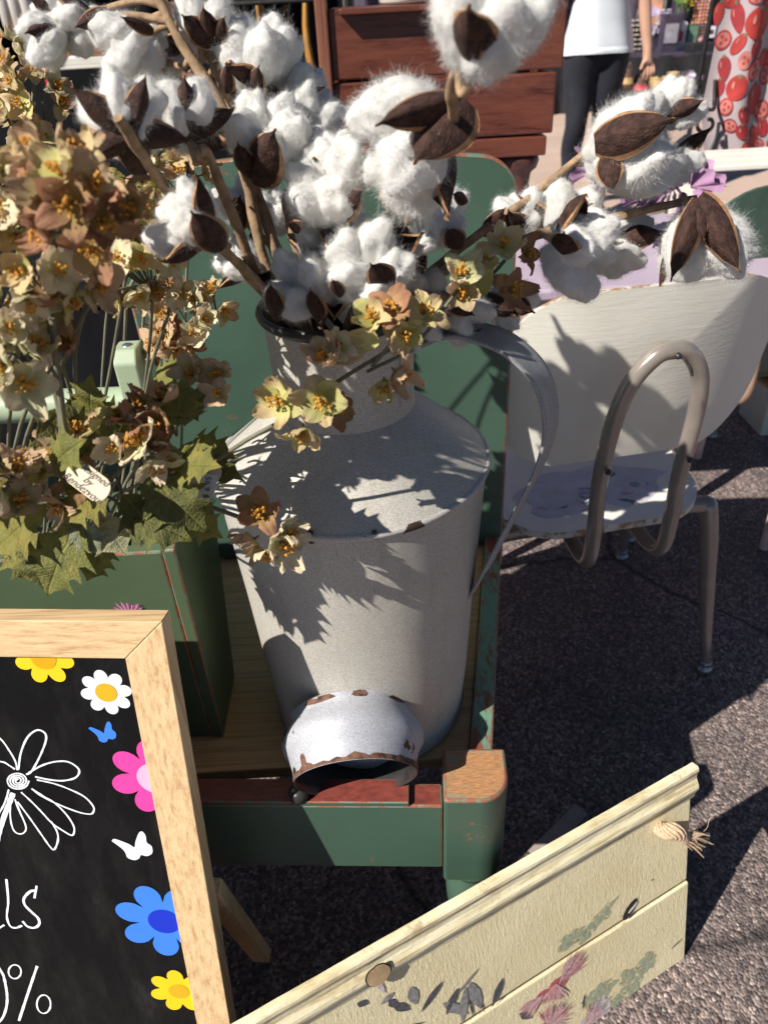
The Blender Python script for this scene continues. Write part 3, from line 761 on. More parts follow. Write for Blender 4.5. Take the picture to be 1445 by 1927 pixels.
for (px, py, L, wd, r, m) in ((905, 1898, .060, .008, 1.75, 'pt_grey'), (880, 1908, .055, .007, 2.15, 'pt_grey'), (925, 1895, .045, .006, 1.1, 'pt_dark'), (868, 1925, .06, .006, 1.35, 'pt_grey'), (838, 1910, .04, .006, 1.0, 'pt_dark'), (890, 1915, .05, .002, 1.6, 'pt_dark'), (912, 1905, .05, .0016, 1.75, 'pt_dark'), (790, 1905, .045, .005, .7, 'pt_dark'), (770, 1900, .03, .006, 2.2, 'pt_dark'), (782, 1890, .034, .007, 1.65, 'pt_grey'), (745, 1895, .02, .005, 1.9, 'pt_dark'), (715, 1890, .02, .004, .4, 'pt_grey'), (692, 1888, .016, .005, 2.4, 'pt_dark'), (725, 1870, .03, .003, 1.8, 'pt_lilac'), (800, 1922, .05, .003, 2.75, 'pt_dark'), (850, 1880, .05, .002, .55, 'pt_grey'), (1095, 1900, .03, .002, 1.4, 'pt_dark'), (1000, 1915, .03, .006, 2.2, 'pt_dark')):
    decal(px, py, [(0, 0), (L * .3, -wd * .8), (L * .6, -wd), (L * .85, -wd * .6), (L, 0), (L * .85, wd * .5), (L * .6, wd), (L * .3, wd * .7)], 'painted_leaf', M[m], .0010 + .00003 * random.random(), r)
# jute rope knotted through a hole
rk = pl(1240, 1556); R0 = pp(*rk, 0)
DN = V((0, 0, -1))
pts = [R0 - PN * .01, R0 + PN * .008, R0 + Pd * .009 + PN * .017 + PUv * .002, R0 + Pd * .020 + PN * .018 - PUv * .010, R0 + Pd * .027 + PN * .017 - PUv * .020]
rp = spline(pts, 6)
knot = MB().tube(rp, [.0065 + .0028 * math.sin(PI * min(1, i / (len(rp) - 1) * 1.1)) for i in range(len(rp))], 12).build('rope_knot', M['rope'], plank)
for k in range(9):
    ph = k * .7; hp_ = []
    for j in range(18):
        u = j / 17; fi = u * (len(rp) - 1); i = min(len(rp) - 2, int(fi)); tg = (rp[i + 1] - rp[i]).normalized()
        o1 = (PUv - tg * PUv.dot(tg)).normalized(); o2 = tg.cross(o1); rr_ = .0066 + .0028 * math.sin(PI * min(1, u * 1.1))
        hp_.append(rp[i].lerp(rp[i + 1], fi - i) + (o1 * math.cos(ph + u * 8) + o2 * math.sin(ph + u * 8)) * rr_)
    MB().tube(hp_, .0021, 6).build('strand', M['rope'], knot)
end = rp[-1]
for k in range(34):
    a = random.uniform(-1, 1); L = random.uniform(.032, .055)
    dr = (Pd * (.75 + .3 * random.random()) - PUv * (.45 + .45 * a) + PN * random.uniform(-.02, .30)).normalized()
    p1 = end - Pd * .005 + PUv * random.uniform(-.006, .006) + PN * random.uniform(-.005, .004)
    p2 = p1 + dr * L * .5 + V((random.uniform(-.003, .003), random.uniform(-.003, .003), .002)); p3 = p1 + dr * L + V((random.uniform(-.004, .004), 0, random.uniform(-.012, -.003)))
    MB().tube(spline([p1, p2, p3], 4), [.0017, .0016, .0017, .0015, .0016, .0015, .0014, .0013, .0008], 5).build('frayed_strand', M['rope'], knot)
fr_ = end + Pd * .030 - PUv * .012
MB().tube(spline([fr_, fr_ + Pd * .012 + PUv * .004, fr_ + Pd * .016 + PUv * .016, fr_ + Pd * .024 + PUv * .019], 5), .0004, 4).build('frayed_strand', M['rope'], knot)
# scrap of grey card on the ground behind the plank
cd0 = atZ(1050, 1568, .003)
mb = MB(); mb.grid(lambda u, v: cd0 + V((.62, .5, 0)) * ((u - .5) * .16) + V((-.5, .62, 0)) * ((v - .5) * .035) + V((0, 0, .004 * u * u + .0015)), 6, 2)
tag(mb.build('card_scrap', simple('grey_card', (.35, .30, .27), .8)), 'thin strip of grey card on the ground behind the cream plank', 'card')

# ================================================================== WHITE SCHOOL CHAIR
def rrect(w, h, r, n=8):
    pts = []
    for cx, cy, a0 in ((w / 2 - r, h / 2 - r, 0), (-w / 2 + r, h / 2 - r, PI / 2), (-w / 2 + r, -h / 2 + r, PI), (w / 2 - r, -h / 2 + r, 1.5 * PI)):
        pts += [(cx + r * math.cos(a0 + k * PI / 2 / n), cy + r * math.sin(a0 + k * PI / 2 / n)) for k in range(n + 1)]
    return pts
def shell(mapf, outline, th, name, mats, par, N=14):      # a curved sheet cut to an outline: mapf(x, y, h) gives the point
    mb = MB(); n = len(outline); rings = N
    for sgn, h in ((1, 0), (-1, -th)):
        vs = [mapf(0, 0, h)]; fs = []
        for r in range(1, rings + 1):
            vs += [mapf(x * r / rings, y * r / rings, h) for x, y in outline]
        for k in range(n):
            f = (0, 1 + k, 1 + (k + 1) % n); fs.append(f if sgn > 0 else f[::-1])
        for r in range(rings - 1):
            for k in range(n):
                a, b = 1 + r * n + k, 1 + r * n + (k + 1) % n; f = (a, a + n, b + n, b); fs.append(f if sgn > 0 else f[::-1])
        mb.add(vs, fs, 0, True)
    e0 = [mapf(x, y, 0) for x, y in outline]; e1 = [mapf(x, y, -th) for x, y in outline]
    mb.add(e0 + e1, [(k, n + k, n + (k + 1) % n, (k + 1) % n) for k in range(n)], 1, True)
    return mb.build(name, mats, par)

def school_chair(label, origin, yaw, mseat, medge, mtube, group='school chairs', recline=.17):
    """origin: point on the ground below the middle of the backrest; local +Y is where the sitter looks."""
    ch = thing('school_chair', label, 'chair', group)
    c, s = math.cos(yaw), math.sin(yaw)
    def T(x, y, z): return V((origin[0] + x * c - y * s, origin[1] + x * s + y * c, z))
    zc, rad = .708, .52
    def bmap(x, y, h):           # backrest, bent round the sitter; h positive = rear side
        a = x / rad; rr = rad + h
        lean = recline * y
        return T(rr * math.sin(a), rad * (1 - 1) + (rad - rr * math.cos(a)) - lean, zc + y)
    ol = []
    for x, y in rrect(.455, .278, .105, 8):
        ol.append((x, y + .020 * (1 - (x / .2275) ** 2) * (1 if y > 0 else -1) * .8))
    shell(bmap, ol, .011, 'backrest', [mseat, medge], ch)
    def smap(x, y, h):
        return T(x, y + .215, .432 + h - .05 * max(0, (y - .12)) ** 2 * 8 + .006 * (x / .2) ** 2)
    so = []
    for x, y in rrect(.41, .39, .10, 8): so.append((x * (1 + .10 * (y / .2)), y))
    st = shell(smap, so, .014, 'seat', [mseat, medge], ch)
    # bent tube: up one side of the backrest, over and down, then forward under the seat
    U = [(-.060, .26, .395), (-.062, .06, .385), (-.064, .00, .385), (-.066, -.026, .41), (-.067, -.030, .47), (-.068, -.026, .56), (-.066, -.036, .66), (-.054, -.045, .73), (-.026, -.050, .772), (0, -.051, .780)]
    U = U + [(-x, y, z) for x, y, z in U[-2::-1]]
    MB().tube(spline([T(*p) for p in U], 6), .0130, 14).build('back_tube', mtube, ch)
    for p in ((-.067, -.047, .59), (.067, -.047, .59), (0, -.066, .777)):
        q = T(*p); MB().lathe([(0, .004), (.003, .0035), (.0045, .001), (.005, -.002)], 12, q, (T(1, 0, 0) - T(0, 0, 0), V((0, 0, 1)), T(0, -1, 0) - T(0, 0, 0))).build('rivet', M['dark_metal'], ch)
    for sx, sy, tx, ty in ((1, 0, .195, .085), (-1, 0, .195, .085), (1, 1, .175, .31), (-1, 1, .175, .31)):
        fx, fy = sx * .262, (.03 if sy == 0 else .42)
        top = T(sx * .05, ty, .402); kn = T(sx * tx, ty, .398); kn2 = T(sx * (tx + .022), ty - (.01 if sy == 0 else -.01), .375); ft = T(fx, fy, .022)
        mb = MB(); mb.tube(spline([top, kn, kn2, kn2.lerp(ft, .5), ft], 6), [.017] * 14 + [.0175, .017, .016, .0155, .015, .014, .013, .0125, .012, .0115, .011], 14)
        lg = mb.build('leg', mtube, ch)
        MB().lathe([(0, 0), (.017, 0), (.0185, .004), (.017, .010), (.0135, .013), (.0125, .016), (.0135, .022), (.011, .026), (0, .027)], 20, (ft.x, ft.y, 0)).build('glide', M['glide'], lg)
    return ch, T, smap
wch, WT, wsm = school_chair('white painted school chair with taupe tube frame, beside the milk can', (.402, 1.000), math.radians(9), M['whitep'], M['ply_edge'], M['tube'])
seat_o = [o for o in wch.children if o.name.startswith('seat')][0]
# painted roses on the seat
M['r_grey'] = simple('grey_rose_paint', (.30, .31, .36), .6, 0, .5, 120); M['r_wash'] = simple('lilac_wash', (.58, .56, .60), .6, 0, .15, 30); M['r_leaf'] = simple('slate_leaf_paint', (.16, .18, .20), .6, 0, .4, 90); M['r_pink'] = simple('faded_pink_paint', (.50, .34, .34), .6, 0, .3, 60)
def seat_paint(x, y, pts, m, h):
    mb = MB(); mb.add([wsm(x, y, h)] + [wsm(x + a, y + b, h) for a, b in pts], [(0, 1 + k, 1 + (k + 1) % len(pts)) for k in range(len(pts))]); mb.build('painted_rose', m, seat_o)
seat_paint(.0, -.08, blob(.13, .075, 30, .4, 1), M['r_wash'], .0006)
for k, r in enumerate((.030, .022, .014, .006)): seat_paint(-.015, -.10, blob(r, r * .9, 20, .25, k), M['r_grey'] if k % 2 == 0 else M['r_wash'], .0009 + .0003 * k)
for k, r in enumerate((.024, .017, .010)): seat_paint(.085, -.09, blob(r, r * .9, 20, .25, k + 5), M['r_grey'] if k % 2 == 0 else M['r_wash'], .0009 + .0003 * k)
for x, y, L, a in ((-.06, -.10, .035, 2.8), (-.055, -.12, .03, 3.4), (.035, -.125, .034, -.5), (.05, -.13, .028, -.9), (.03, -.07, .03, .5), (-.08, -.085, .03, 2.4), (.055, -.06, .026, 1)):
    ca, sa_ = math.cos(a), math.sin(a)
    seat_paint(x, y, [(ca * u - sa_ * v, sa_ * u + ca * v) for u, v in ((0, 0), (L * .4, -.006), (L, 0), (L * .4, .006))], M['r_leaf'], .001)
for x, y in ((-.03, -.145), (.06, -.11), (-.10, -.12)): seat_paint(x, y, blob(.013, .006, 14, .3, x), M['r_pink'], .001)
# dark green chair of the same make, further back
school_chair('dark green school chair with tan tube legs, cut by the picture edge', (.90, 1.56), math.radians(14), M['dkgreen'], M['dkgreen'], M['tube_tan'])

# ================================================================== WOODEN CADDY
cad = thing('wooden_caddy', 'olive green wooden trug with pale mint handle, filled with dried hydrangeas', 'trug')
xr, xl = -.232, -.64
y0, y1, zb, zt = .615, .775, SEAT + .001, .738
mb = MB(); mb.hexa([V(p) for p in ((xl, y0 - .004, zb), (xr, y0 - .004, zb), (xr, y0 + .011, zb), (xl, y0 + .011, zb), (xl, y0 - .004, zt), (xr, y0 - .004, zt), (xr, y0 + .011, zt), (xl, y0 + .011, zt))]); mb.build('front_board', [M['caddy'], M['green_edge']], cad, bevel=.0025, em=1)
mb = MB(); mb.hexa([V(p) for p in ((xl, y1 - .011 - .07, zb), (xr, y1 - .011 - .07, zb), (xr, y1 + .004 - .07, zb), (xl, y1 + .004 - .07, zb), (xl, y1 - .011 + .03, zt), (xr, y1 - .011 + .03, zt), (xr, y1 + .004 + .03, zt), (xl, y1 + .004 + .03, zt))]); mb.build('back_board', M['caddy'], cad, bevel=.0025)
mb = MB(); mb.box(((xl + xr) / 2, (y0 + y1 - .07) / 2 + .004, zb + .006), (xr - xl - .002, y1 - y0 - .092, .010)); mb.build('floor_board', M['caddy'], cad)
for x, mm in ((xr + .0005, 1), (xl - .0145, 0)):
    pts = [(y0 - .006, zb), (y1 - .064, zb), (y1 + .036, zt + .002), (.722, zt + .04), (.678, zt + .04), (y0 - .006, zt + .002)]
    mb = MB(); mb.prism(pts, V((x, 0, 0)), V((x + .014, 0, 0)), V((0, 1, 0)), V((0, 0, 1))); mb.build('end_board', [M['caddy'], M['green_edge']], cad, bevel=.002, em=1)
    # upright that carries the handle
    cy_, zt2 = .700, .928
    pts = [(-.021, 0), (.021, 0), (.021, zt2 - zt - .012), (.012, zt2 - zt), (-.012, zt2 - zt), (-.021, zt2 - zt - .012)]
    xx = x - .0235 if mm else x + .0145
    mb = MB(); mb.prism(pts, V((xx, cy_, zt)), V((xx + .023, cy_, zt)), V((0, 1, 0)), V((0, 0, 1)))
    up = mb.build('upright', M['mint'], cad, bevel=.002)
    mb = MB(); mb.lathe([(0, .0008), (.0035, .0012), (.0052, .0004), (.0056, -.001)], 16, (xx + .0115, cy_, zt2)); mb.build('screw', M['glide'], up)
mb = MB(); mb.tube([(xl + .002, .700, .866), (xl + .1, .700, .868), (xr - .1, .700, .868), (xr - .024, .700, .866)], .0165, 20); mb.build('handle', M['mint'], cad)
# painted thistle on the front board
M['thistle'] = simple('purple_thistle_paint', (.30, .075, .22), .7, 0, .6, 150)
th = atY(236, 1140, y0 - .006)
hd = MB(); hd.add([V((th.x, y0 - .0052, th.z - .02))] + [V((th.x + a, y0 - .0052, th.z - .02 + b)) for a, b in blob(.014, .012, 18, .3)], [(0, 1 + k, 1 + (k + 1) % 18) for k in range(18)])
hd = hd.build('painted_thistle', M['thistle'], cad)
for k in range(28):
    a = PI * (.1 + .8 * k / 27); L = .019 + .005 * random.random(); d = V((math.cos(a), 0, math.sin(a))); q = V((-d.z, 0, d.x))
    b0 = V((th.x, y0 - .0056 - .00003 * k, th.z - .016)); mb = MB(); mb.add([b0 + q * .001, b0 - q * .001, b0 + d * L * .7 - q * .0013, b0 + d * L, b0 + d * L * .7 + q * .0013], [(0, 1, 2, 3, 4)]); mb.build('painted_petal', M['thistle'] if k % 3 else M['r_pink'], hd)

# ================================================================== COTTON
def lock_mesh(seed, fibres=5200):
    rnd = random.Random(seed)
    bm = bmesh.new(); bmesh.ops.create_icosphere(bm, subdivisions=4, radius=1)
    so = V((seed * 7.3, seed * 3.1, seed))
    def surf(n):
        r = 1 + .34 * mnoise.noise(n * 1.2 + so) + .16 * mnoise.noise(n * 2.7 + so * 2) + .03 * mnoise.noise(n * 7 + so) + .02 * mnoise.noise(n * 19 + so)
        return V((n.x * r * .86, n.y * r * .80, n.z * r * 1.1))
    for v in bm.verts: v.co = surf(v.co.normalized())
    me = bpy.data.meshes.new('cotton_lock'); 
    for f in bm.faces: f.smooth = True
    vs = [v.co.copy() for v in bm.verts]; fs = [[v.index for v in f.verts] for f in bm.faces]
    bm.free()
    mb = MB(); mb.add(vs, fs, 0, True)
    def fib(p, d, n, L, W, curl):
        sd = d.cross(n); sd = sd.normalized() if sd.length > .01 else d.orthogonal().normalized()
        bend = V((rnd.gauss(0, 1), rnd.gauss(0, 1), rnd.gauss(0, 1))) * curl; b2 = V((rnd.gauss(0, 1), rnd.gauss(0, 1), rnd.gauss(0, 1))) * curl * .5; q = []
        for j in range(5):
            u = j / 4; c = p + d * (L * u) + (bend - n * .5) * (L * .5 * u * u) + b2 * (L * .5 * math.sin(u * 6)); ww = W * (1 - .7 * u)
            q += [c - sd * ww, c + sd * ww]
        mb.add(q, [(2 * j, 2 * j + 1, 2 * j + 3, 2 * j + 2) for j in range(4)], 0, False)
    for k in range(fibres):
        n = V((rnd.gauss(0, 1), rnd.gauss(0, 1), rnd.gauss(0, 1))).normalized(); p = surf(n) * .985
        tgn = n.cross(V((rnd.gauss(0, 1), rnd.gauss(0, 1), rnd.gauss(0, 1)))).normalized()
        fib(p, (tgn + n * rnd.uniform(.0, .55)).normalized(), n, rnd.uniform(.14, .42), rnd.uniform(.0018, .0042), .9)
    for k in range(9):                     # torn wisps
        n0 = V((rnd.gauss(0, 1), rnd.gauss(0, 1), rnd.gauss(0, 1))).normalized(); dr = (n0 + V((rnd.gauss(0, 1), rnd.gauss(0, 1), rnd.gauss(0, 1))) * .7).normalized()
        for j in range(45):
            n = (n0 + V((rnd.gauss(0, 1), rnd.gauss(0, 1), rnd.gauss(0, 1))) * .16).normalized()
            fib(surf(n) * .97, (dr + V((rnd.gauss(0, 1), rnd.gauss(0, 1), rnd.gauss(0, 1))) * .3).normalized(), n, rnd.uniform(.2, .5), rnd.uniform(.002, .0042), .7)
    return mb.mesh('cotton_lock')
LOCKS = [lock_mesh(s) for s in range(1, 9)]
for m_ in LOCKS: m_.materials.append(M['cotton'])
def husk_mesh(seed, curl=1.0):
    """pointed seed-case valve: base at the origin, growing along +Z, cupped towards -X (the boll); unit length about 1.9"""
    rnd = random.Random(seed); nu, nv = 12, 12; L = 1.9
    def s(u, v, th):
        w_ = .62 * (math.sin(PI * min(1, (u * .93 + .07)) ** .85) ** .75) * (1 - .15 * u) + .02
        if u > .86: w_ *= max(.04, (1 - u) / .14) ** .7 * 1.0
        a = (v - .5) * 2
        x = .95 * math.sin(PI * .60 * u) - .95 * (a * a) * w_ * 1.1 + .05 * math.exp(-(a * 5) ** 2) + .16 * curl * max(0, u - .72) ** 2 * 8
        y = a * w_
        z = L * u * (1 - .05 * a * a) 
        wob = .03 * mnoise.noise(V((u * 4, v * 4, seed)))
        n = V((1, a * .9, -.1)).normalized()
        return V((x + wob, y, z)) - n * th
    mb = MB()
    mb.grid(lambda v, u: s(u, v, 0), nv, nu, 0)
    for i_ in range(len(mb.m)):
        if i_ % nv in (0, nv - 1): mb.m[i_] = 1
    mb.grid(lambda v, u: s(u, 1 - v, .06), nv, nu, 2)
    # rim
    edge = [(i / nu, 0) for i in range(nu + 1)] + [(1, j / nv) for j in range(1, nv + 1)] + [(i / nu, 1) for i in range(nu - 1, -1, -1)]
    vs = [s(u, v, -.012) for u, v in edge] + [s(u, v, .075) for u, v in edge]; n = len(edge)
    mb.add(vs, [(k, k + 1, n + k + 1, n + k) for k in range(n - 1)], 1)
    me = mb.mesh('husk')
    for m_ in (M['husk'], M['husk_edge'], M['husk_in']): me.materials.append(m_)
    return me
HUSKS = [husk_mesh(s, c) for s, c in ((1, 1), (2, 1.6), (3, .5), (4, 2.2))]
mb = MB(); mb.lathe([(0, -.14), (.14, -.13), (.24, -.04), (.34, .10), (.36, .25), (.2, .36), (0, .4)], 14)
CALYX = mb.mesh('boll'); CALYX.materials.append(M['husk'])
random.seed(21)
def frame_of(d):
    d = V(d).normalized(); q = d.to_track_quat('Z', 'Y'); return q
LASTM = []
def boll(par, p, r, d, nl=4, nh=4, open_=.55, spin=None, hs=1.0, loose=1.0):
    """p centre of the fluff, r its radius, d the way the boll faces (away from its stem)"""
    d = V(d).normalized(); Q = frame_of(d).to_matrix().to_4x4(); base = V(p) - d * r * .78
    spin = random.uniform(0, 6.28) if spin is None else spin
    c = obj('boll', CALYX, parent=par); LASTM[:] = [c, Matrix.Translation(base) @ Q @ Matrix.Scale(r * .62, 4)]; c.matrix_local = LASTM[1]
    S = r * .62
    for k in range(nl):
        a = spin + 2 * PI * (k + .5) / nl; rr = .70 * r * random.uniform(.85, 1.1) * loose
        loc = V((math.cos(a) * rr * .78, math.sin(a) * rr * .78, r * random.uniform(.62, .95)))
        s_ = r * random.uniform(.54, .66)
        o = obj('cotton_lock', random.choice(LOCKS), parent=c)
        tilt = Matrix.Rotation(a, 4, 'Z') @ Matrix.Rotation(.45, 4, 'Y') @ Matrix.Rotation(random.uniform(0, 6.3), 4, 'Z')
        o.matrix_local = Matrix.Scale(1 / S, 4) @ Matrix.Translation(loc) @ tilt @ Matrix.Diagonal((s_, s_, s_ * random.uniform(1.0, 1.25), 1))
    for k in range(nh):
        a = spin + 2 * PI * (k * nl // nh if nh < nl else k * nl / nh) / nl + random.uniform(-.1, .1)
        hsz = r * .88 * hs * random.uniform(.85, 1.1)
        o = obj('husk', random.choice(HUSKS), parent=c)
        o.matrix_local = Matrix.Scale(1 / S, 4) @ Matrix.Rotation(a, 4, 'Z') @ Matrix.Translation((r * .08, 0, r * .02)) @ Matrix.Rotation(open_ - .12 + random.uniform(-.12, .2), 4, 'Y') @ Matrix.Scale(hsz, 4)
    return base
def twig(par, pts, r0, r1):
    P_ = spline(pts, 7); n = len(P_)
    P_ = [p + V((mnoise.noise(p * 60), mnoise.noise(p * 60 + V((5, 0, 0))), 0)) * .0016 for p in P_]
    rad = [(r0 + (r1 - r0) * i / (n - 1)) * (1 + .28 * mnoise.noise(P_[i] * 90)) for i in range(n)]
    MB().tube(P_, rad, 9).build('stem', M['twig'], par)
MOUTH = V((CX, CY, .955))
def pxr(px, py, Y_, rpx): return (atY(px + rpx, py, Y_) - atY(px, py, Y_)).length
# every stalk: list of (points on the photograph with distance) and its bolls (px, py, distance, radius px, facing, locks, husks, open)
STALKS = [
 ('long forked cotton stalk leaning left past the picture top', [(575, 640, .655), (500, 500, .66), (440, 250, .67), (330, 60, .68), (285, -40, .69)], .0062, .0035,
  [(245, 85, .69, 66, (-.55, .1, -.25), 5, 3, .6), (300, 105, .71, 45, (-.3, .5, .2), 3, 2, .7), (150, 40, .70, 48, (-.7, .2, -.3), 4, 3, .6), (90, 70, .69, 50, (-.8, -.1, -.4), 4, 1, .5), (100, 15, .72, 42, (-.5, .2, .4), 4, 1, .5)]),
 ('cotton stalk with a dark husk cup touching the top edge', [(580, 640, .66), (520, 480, .665), (430, 190, .69), (350, 0, .72), (340, -60, .73)], .005, .003,
  [(388, 40, .705, 60, (.25, .55, .75), 4, 5, .45), (432, 95, .72, 50, (.5, .1, .5), 4, 1, .5)]),
 ('cotton stalk carrying three white bolls left of the red crate', [(585, 640, .66), (520, 470, .67), (480, 350, .68), (470, 260, .69)], .0058, .004,
  [(490, 105, .70, 72, (.1, -.2, .9), 5, 3, .7), (505, 262, .655, 78, (.15, -.35, .9), 5, 4, .55), (585, 215, .70, 66, (.6, .1, .7), 5, 2, .5), (560, 150, .71, 45, (.5, .3, .7), 4, 1, .5)]),
 ('cotton stalk ending in a star shaped brown husk facing away', [(570, 640, .64), (470, 520, .62), (330, 375, .57), (222, 222, .525)], .0048, .0036,
  [(236, 228, .555, 80, (-.30, .86, .40), 5, 5, .85, .85)]),
 ('cotton stalk with closed brown husk beside the star shaped one', [(572, 640, .65), (490, 530, .635), (400, 310, .60), (372, 285, .59)], .0048, .0036,
  [(352, 225, .61, 68, (-.12, .72, .68), 5, 5, .55, .95)]),
 ('short cotton stalk with one white boll over the hydrangeas', [(575, 640, .63), (500, 545, .61), (420, 470, .565), (400, 455, .55)], .0045, .0035,
  [(356, 418, .535, 72, (-.75, -.25, .55), 4, 3, .55, 1.1)]),
 ('hidden cotton stalk low at the back left of the can mouth', [(590, 640, .70), (520, 480, .74), (470, 420, .76)], .004, .003,
  [(445, 385, .77, 44, (-.4, .2, .8), 3, 3, .5), (455, 490, .73, 46, (-.7, -.2, .5), 4, 2, .5), (520, 395, .76, 48, (.2, -.2, .9), 4, 3, .5)]),
 ('cotton stalk with a loose three lobed cream boll in the middle', [(610, 640, .65), (560, 480, .67), (540, 370, .69), (600, 330, .67)], .004, .003,
  [(618, 352, .630, 84, (-.25, -.55, .55), 5, 4, .75), (612, 285, .655, 50, (.1, -.2, .9), 4, 2, .6), (625, 428, .64, 62, (-.2, -.8, .1), 4, 2, .6)]),
 ('cotton stalk with the largest boll in front of the red crate', [(650, 640, .64), (715, 500, .625), (730, 400, .62), (735, 350, .61), (850, 240, .60), (862, 185, .60)], .0045, .0034,
  [(765, 262, .570, 118, (-.72, -.35, -.42), 5, 4, .50)]),
 ('tall cotton stalk with a blurred boll at the top edge', [(680, 640, .67), (760, 430, .63), (845, 270, .55), (850, 170, .50), (862, 120, .48)], .0045, .0036,
  [(918, 52, .465, 112, (.25, -.1, .95), 5, 3, .6)]),
 ('short cotton stalk with two small bolls right of the can mouth', [(690, 640, .66), (725, 520, .66), (740, 430, .66), (780, 440, .66)], .004, .003,
  [(812, 405, .655, 66, (.4, -.4, .7), 5, 4, .6), (775, 460, .63, 42, (.1, -.7, .5), 3, 2, .6)]),
 ('cotton stalk bent over the rim with bolls against the neck', [(600, 640, .655), (640, 560, .645), (690, 520, .64)], .004, .003,
  [(560, 545, .600, 66, (-.45, -.55, .55), 4, 4, .35), (690, 505, .590, 80, (.1, -.65, .55), 5, 3, .55), (635, 520, .615, 60, (-.1, -.6, .6), 5, 2, .55), (610, 470, .66, 46, (-.1, -.2, .9), 4, 2, .5)]),
 ('cotton stalk reaching far right to a boll with copper husk', [(650, 640, .66), (800, 520, .67), (900, 442, .68), (1000, 370, .69), (1100, 288, .70), (1130, 262, .70)], .0046, .0034,
  [(1185, 278, .685, 96, (.75, -.35, .35), 5, 4, .55), (1268, 200, .71, 52, (.8, .2, .6), 4, 1, .5), (1285, 300, .72, 46, (.9, .1, -.1), 3, 1, .5)]),
 ('lowest cotton stalk reaching right to a crumpled dark husk', [(660, 640, .655), (820, 520, .66), (1000, 446, .67), (1130, 415, .68), (1260, 385, .69), (1310, 375, .69)], .0046, .0034,
  [(1318, 462, .665, 82, (.35, -.35, -.85), 5, 5, .45), (1085, 478, .640, 78, (.5, -.55, -.2), 5, 2, .75), (1060, 395, .70, 62, (.2, .3, .8), 4, 2, .6), (985, 408, .71, 56, (-.1, .2, .9), 4, 2, .6), (1160, 460, .71, 60, (.4, .1, -.2), 4, 1, .6)]),
 ('drooping cotton stalk with shaded bolls above the can handle', [(650, 640, .65), (740, 570, .64), (820, 560, .64), (850, 565, .64)], .004, .003,
  [(868, 590, .665, 56, (.5, -.3, -.5), 4, 2, .5), (955, 572, .69, 52, (.7, .1, -.5), 4, 2, .5), (800, 555, .65, 48, (.3, -.5, .3), 4, 2, .6), (800, 620, .645, 36, (.3, -.3, -.6), 3, 1, .5)]),
]
EXTRA = {  # husk valves that the photograph shows in front of the cotton: base and tip on the photograph, width factor
 (765, 262): [(872, 185, 775, 345, 1.0), (868, 180, 680, 270, .5)], (505, 262): [(478, 345, 548, 222, .85), (470, 335, 448, 240, .7)], (490, 105): [(470, 195, 508, 105, .7), (425, 175, 440, 100, .6)],
 (618, 352): [(632, 405, 706, 352, .8), (560, 440, 545, 395, .6)], (690, 505): [(735, 545, 680, 468, .8), (640, 560, 625, 500, .6)], (560, 545): [(520, 605, 520, 500, .55), (600, 605, 588, 512, .55)], (812, 405): [(745, 480, 775, 388, .8), (868, 468, 828, 408, .8), (880, 380, 835, 360, .6)],
 (1185, 278): [(1118, 268, 1285, 232, .75), (1140, 290, 1160, 372, .95)], (1085, 478): [(1060, 480, 1072, 412, 1.2)], (1318, 462): [(1312, 372, 1268, 548, .45), (1312, 372, 1395, 512, .55), (1305, 378, 1330, 460, .6)], (1060, 395): [(1030, 425, 1130, 385, .8)], (985, 408): [(905, 440, 970, 385, .6)],
 (352, 228): [(382, 300, 322, 190, .75), (384, 300, 395, 190, .75), (380, 300, 300, 240, .6)], (356, 418): [(418, 472, 345, 372, .85)], (388, 40): [(400, 85, 330, 15, .8), (402, 85, 440, 20, .75), (400, 85, 385, -10, .75)], (918, 52): [(885, 108, 925, 78, .8)], (150, 40): [(205, 20, 140, 65, .7)],
 (585, 215): [(560, 262, 600, 205, .7)], (612, 285): [(600, 320, 640, 275, .6)], (445, 385): [(440, 430, 470, 350, .8)], (245, 85): [(290, 60, 215, 30, .5)], (868, 590): [(830, 560, 900, 600, .7)], (955, 572): [(910, 560, 975, 600, .8)], (236, 228): []}
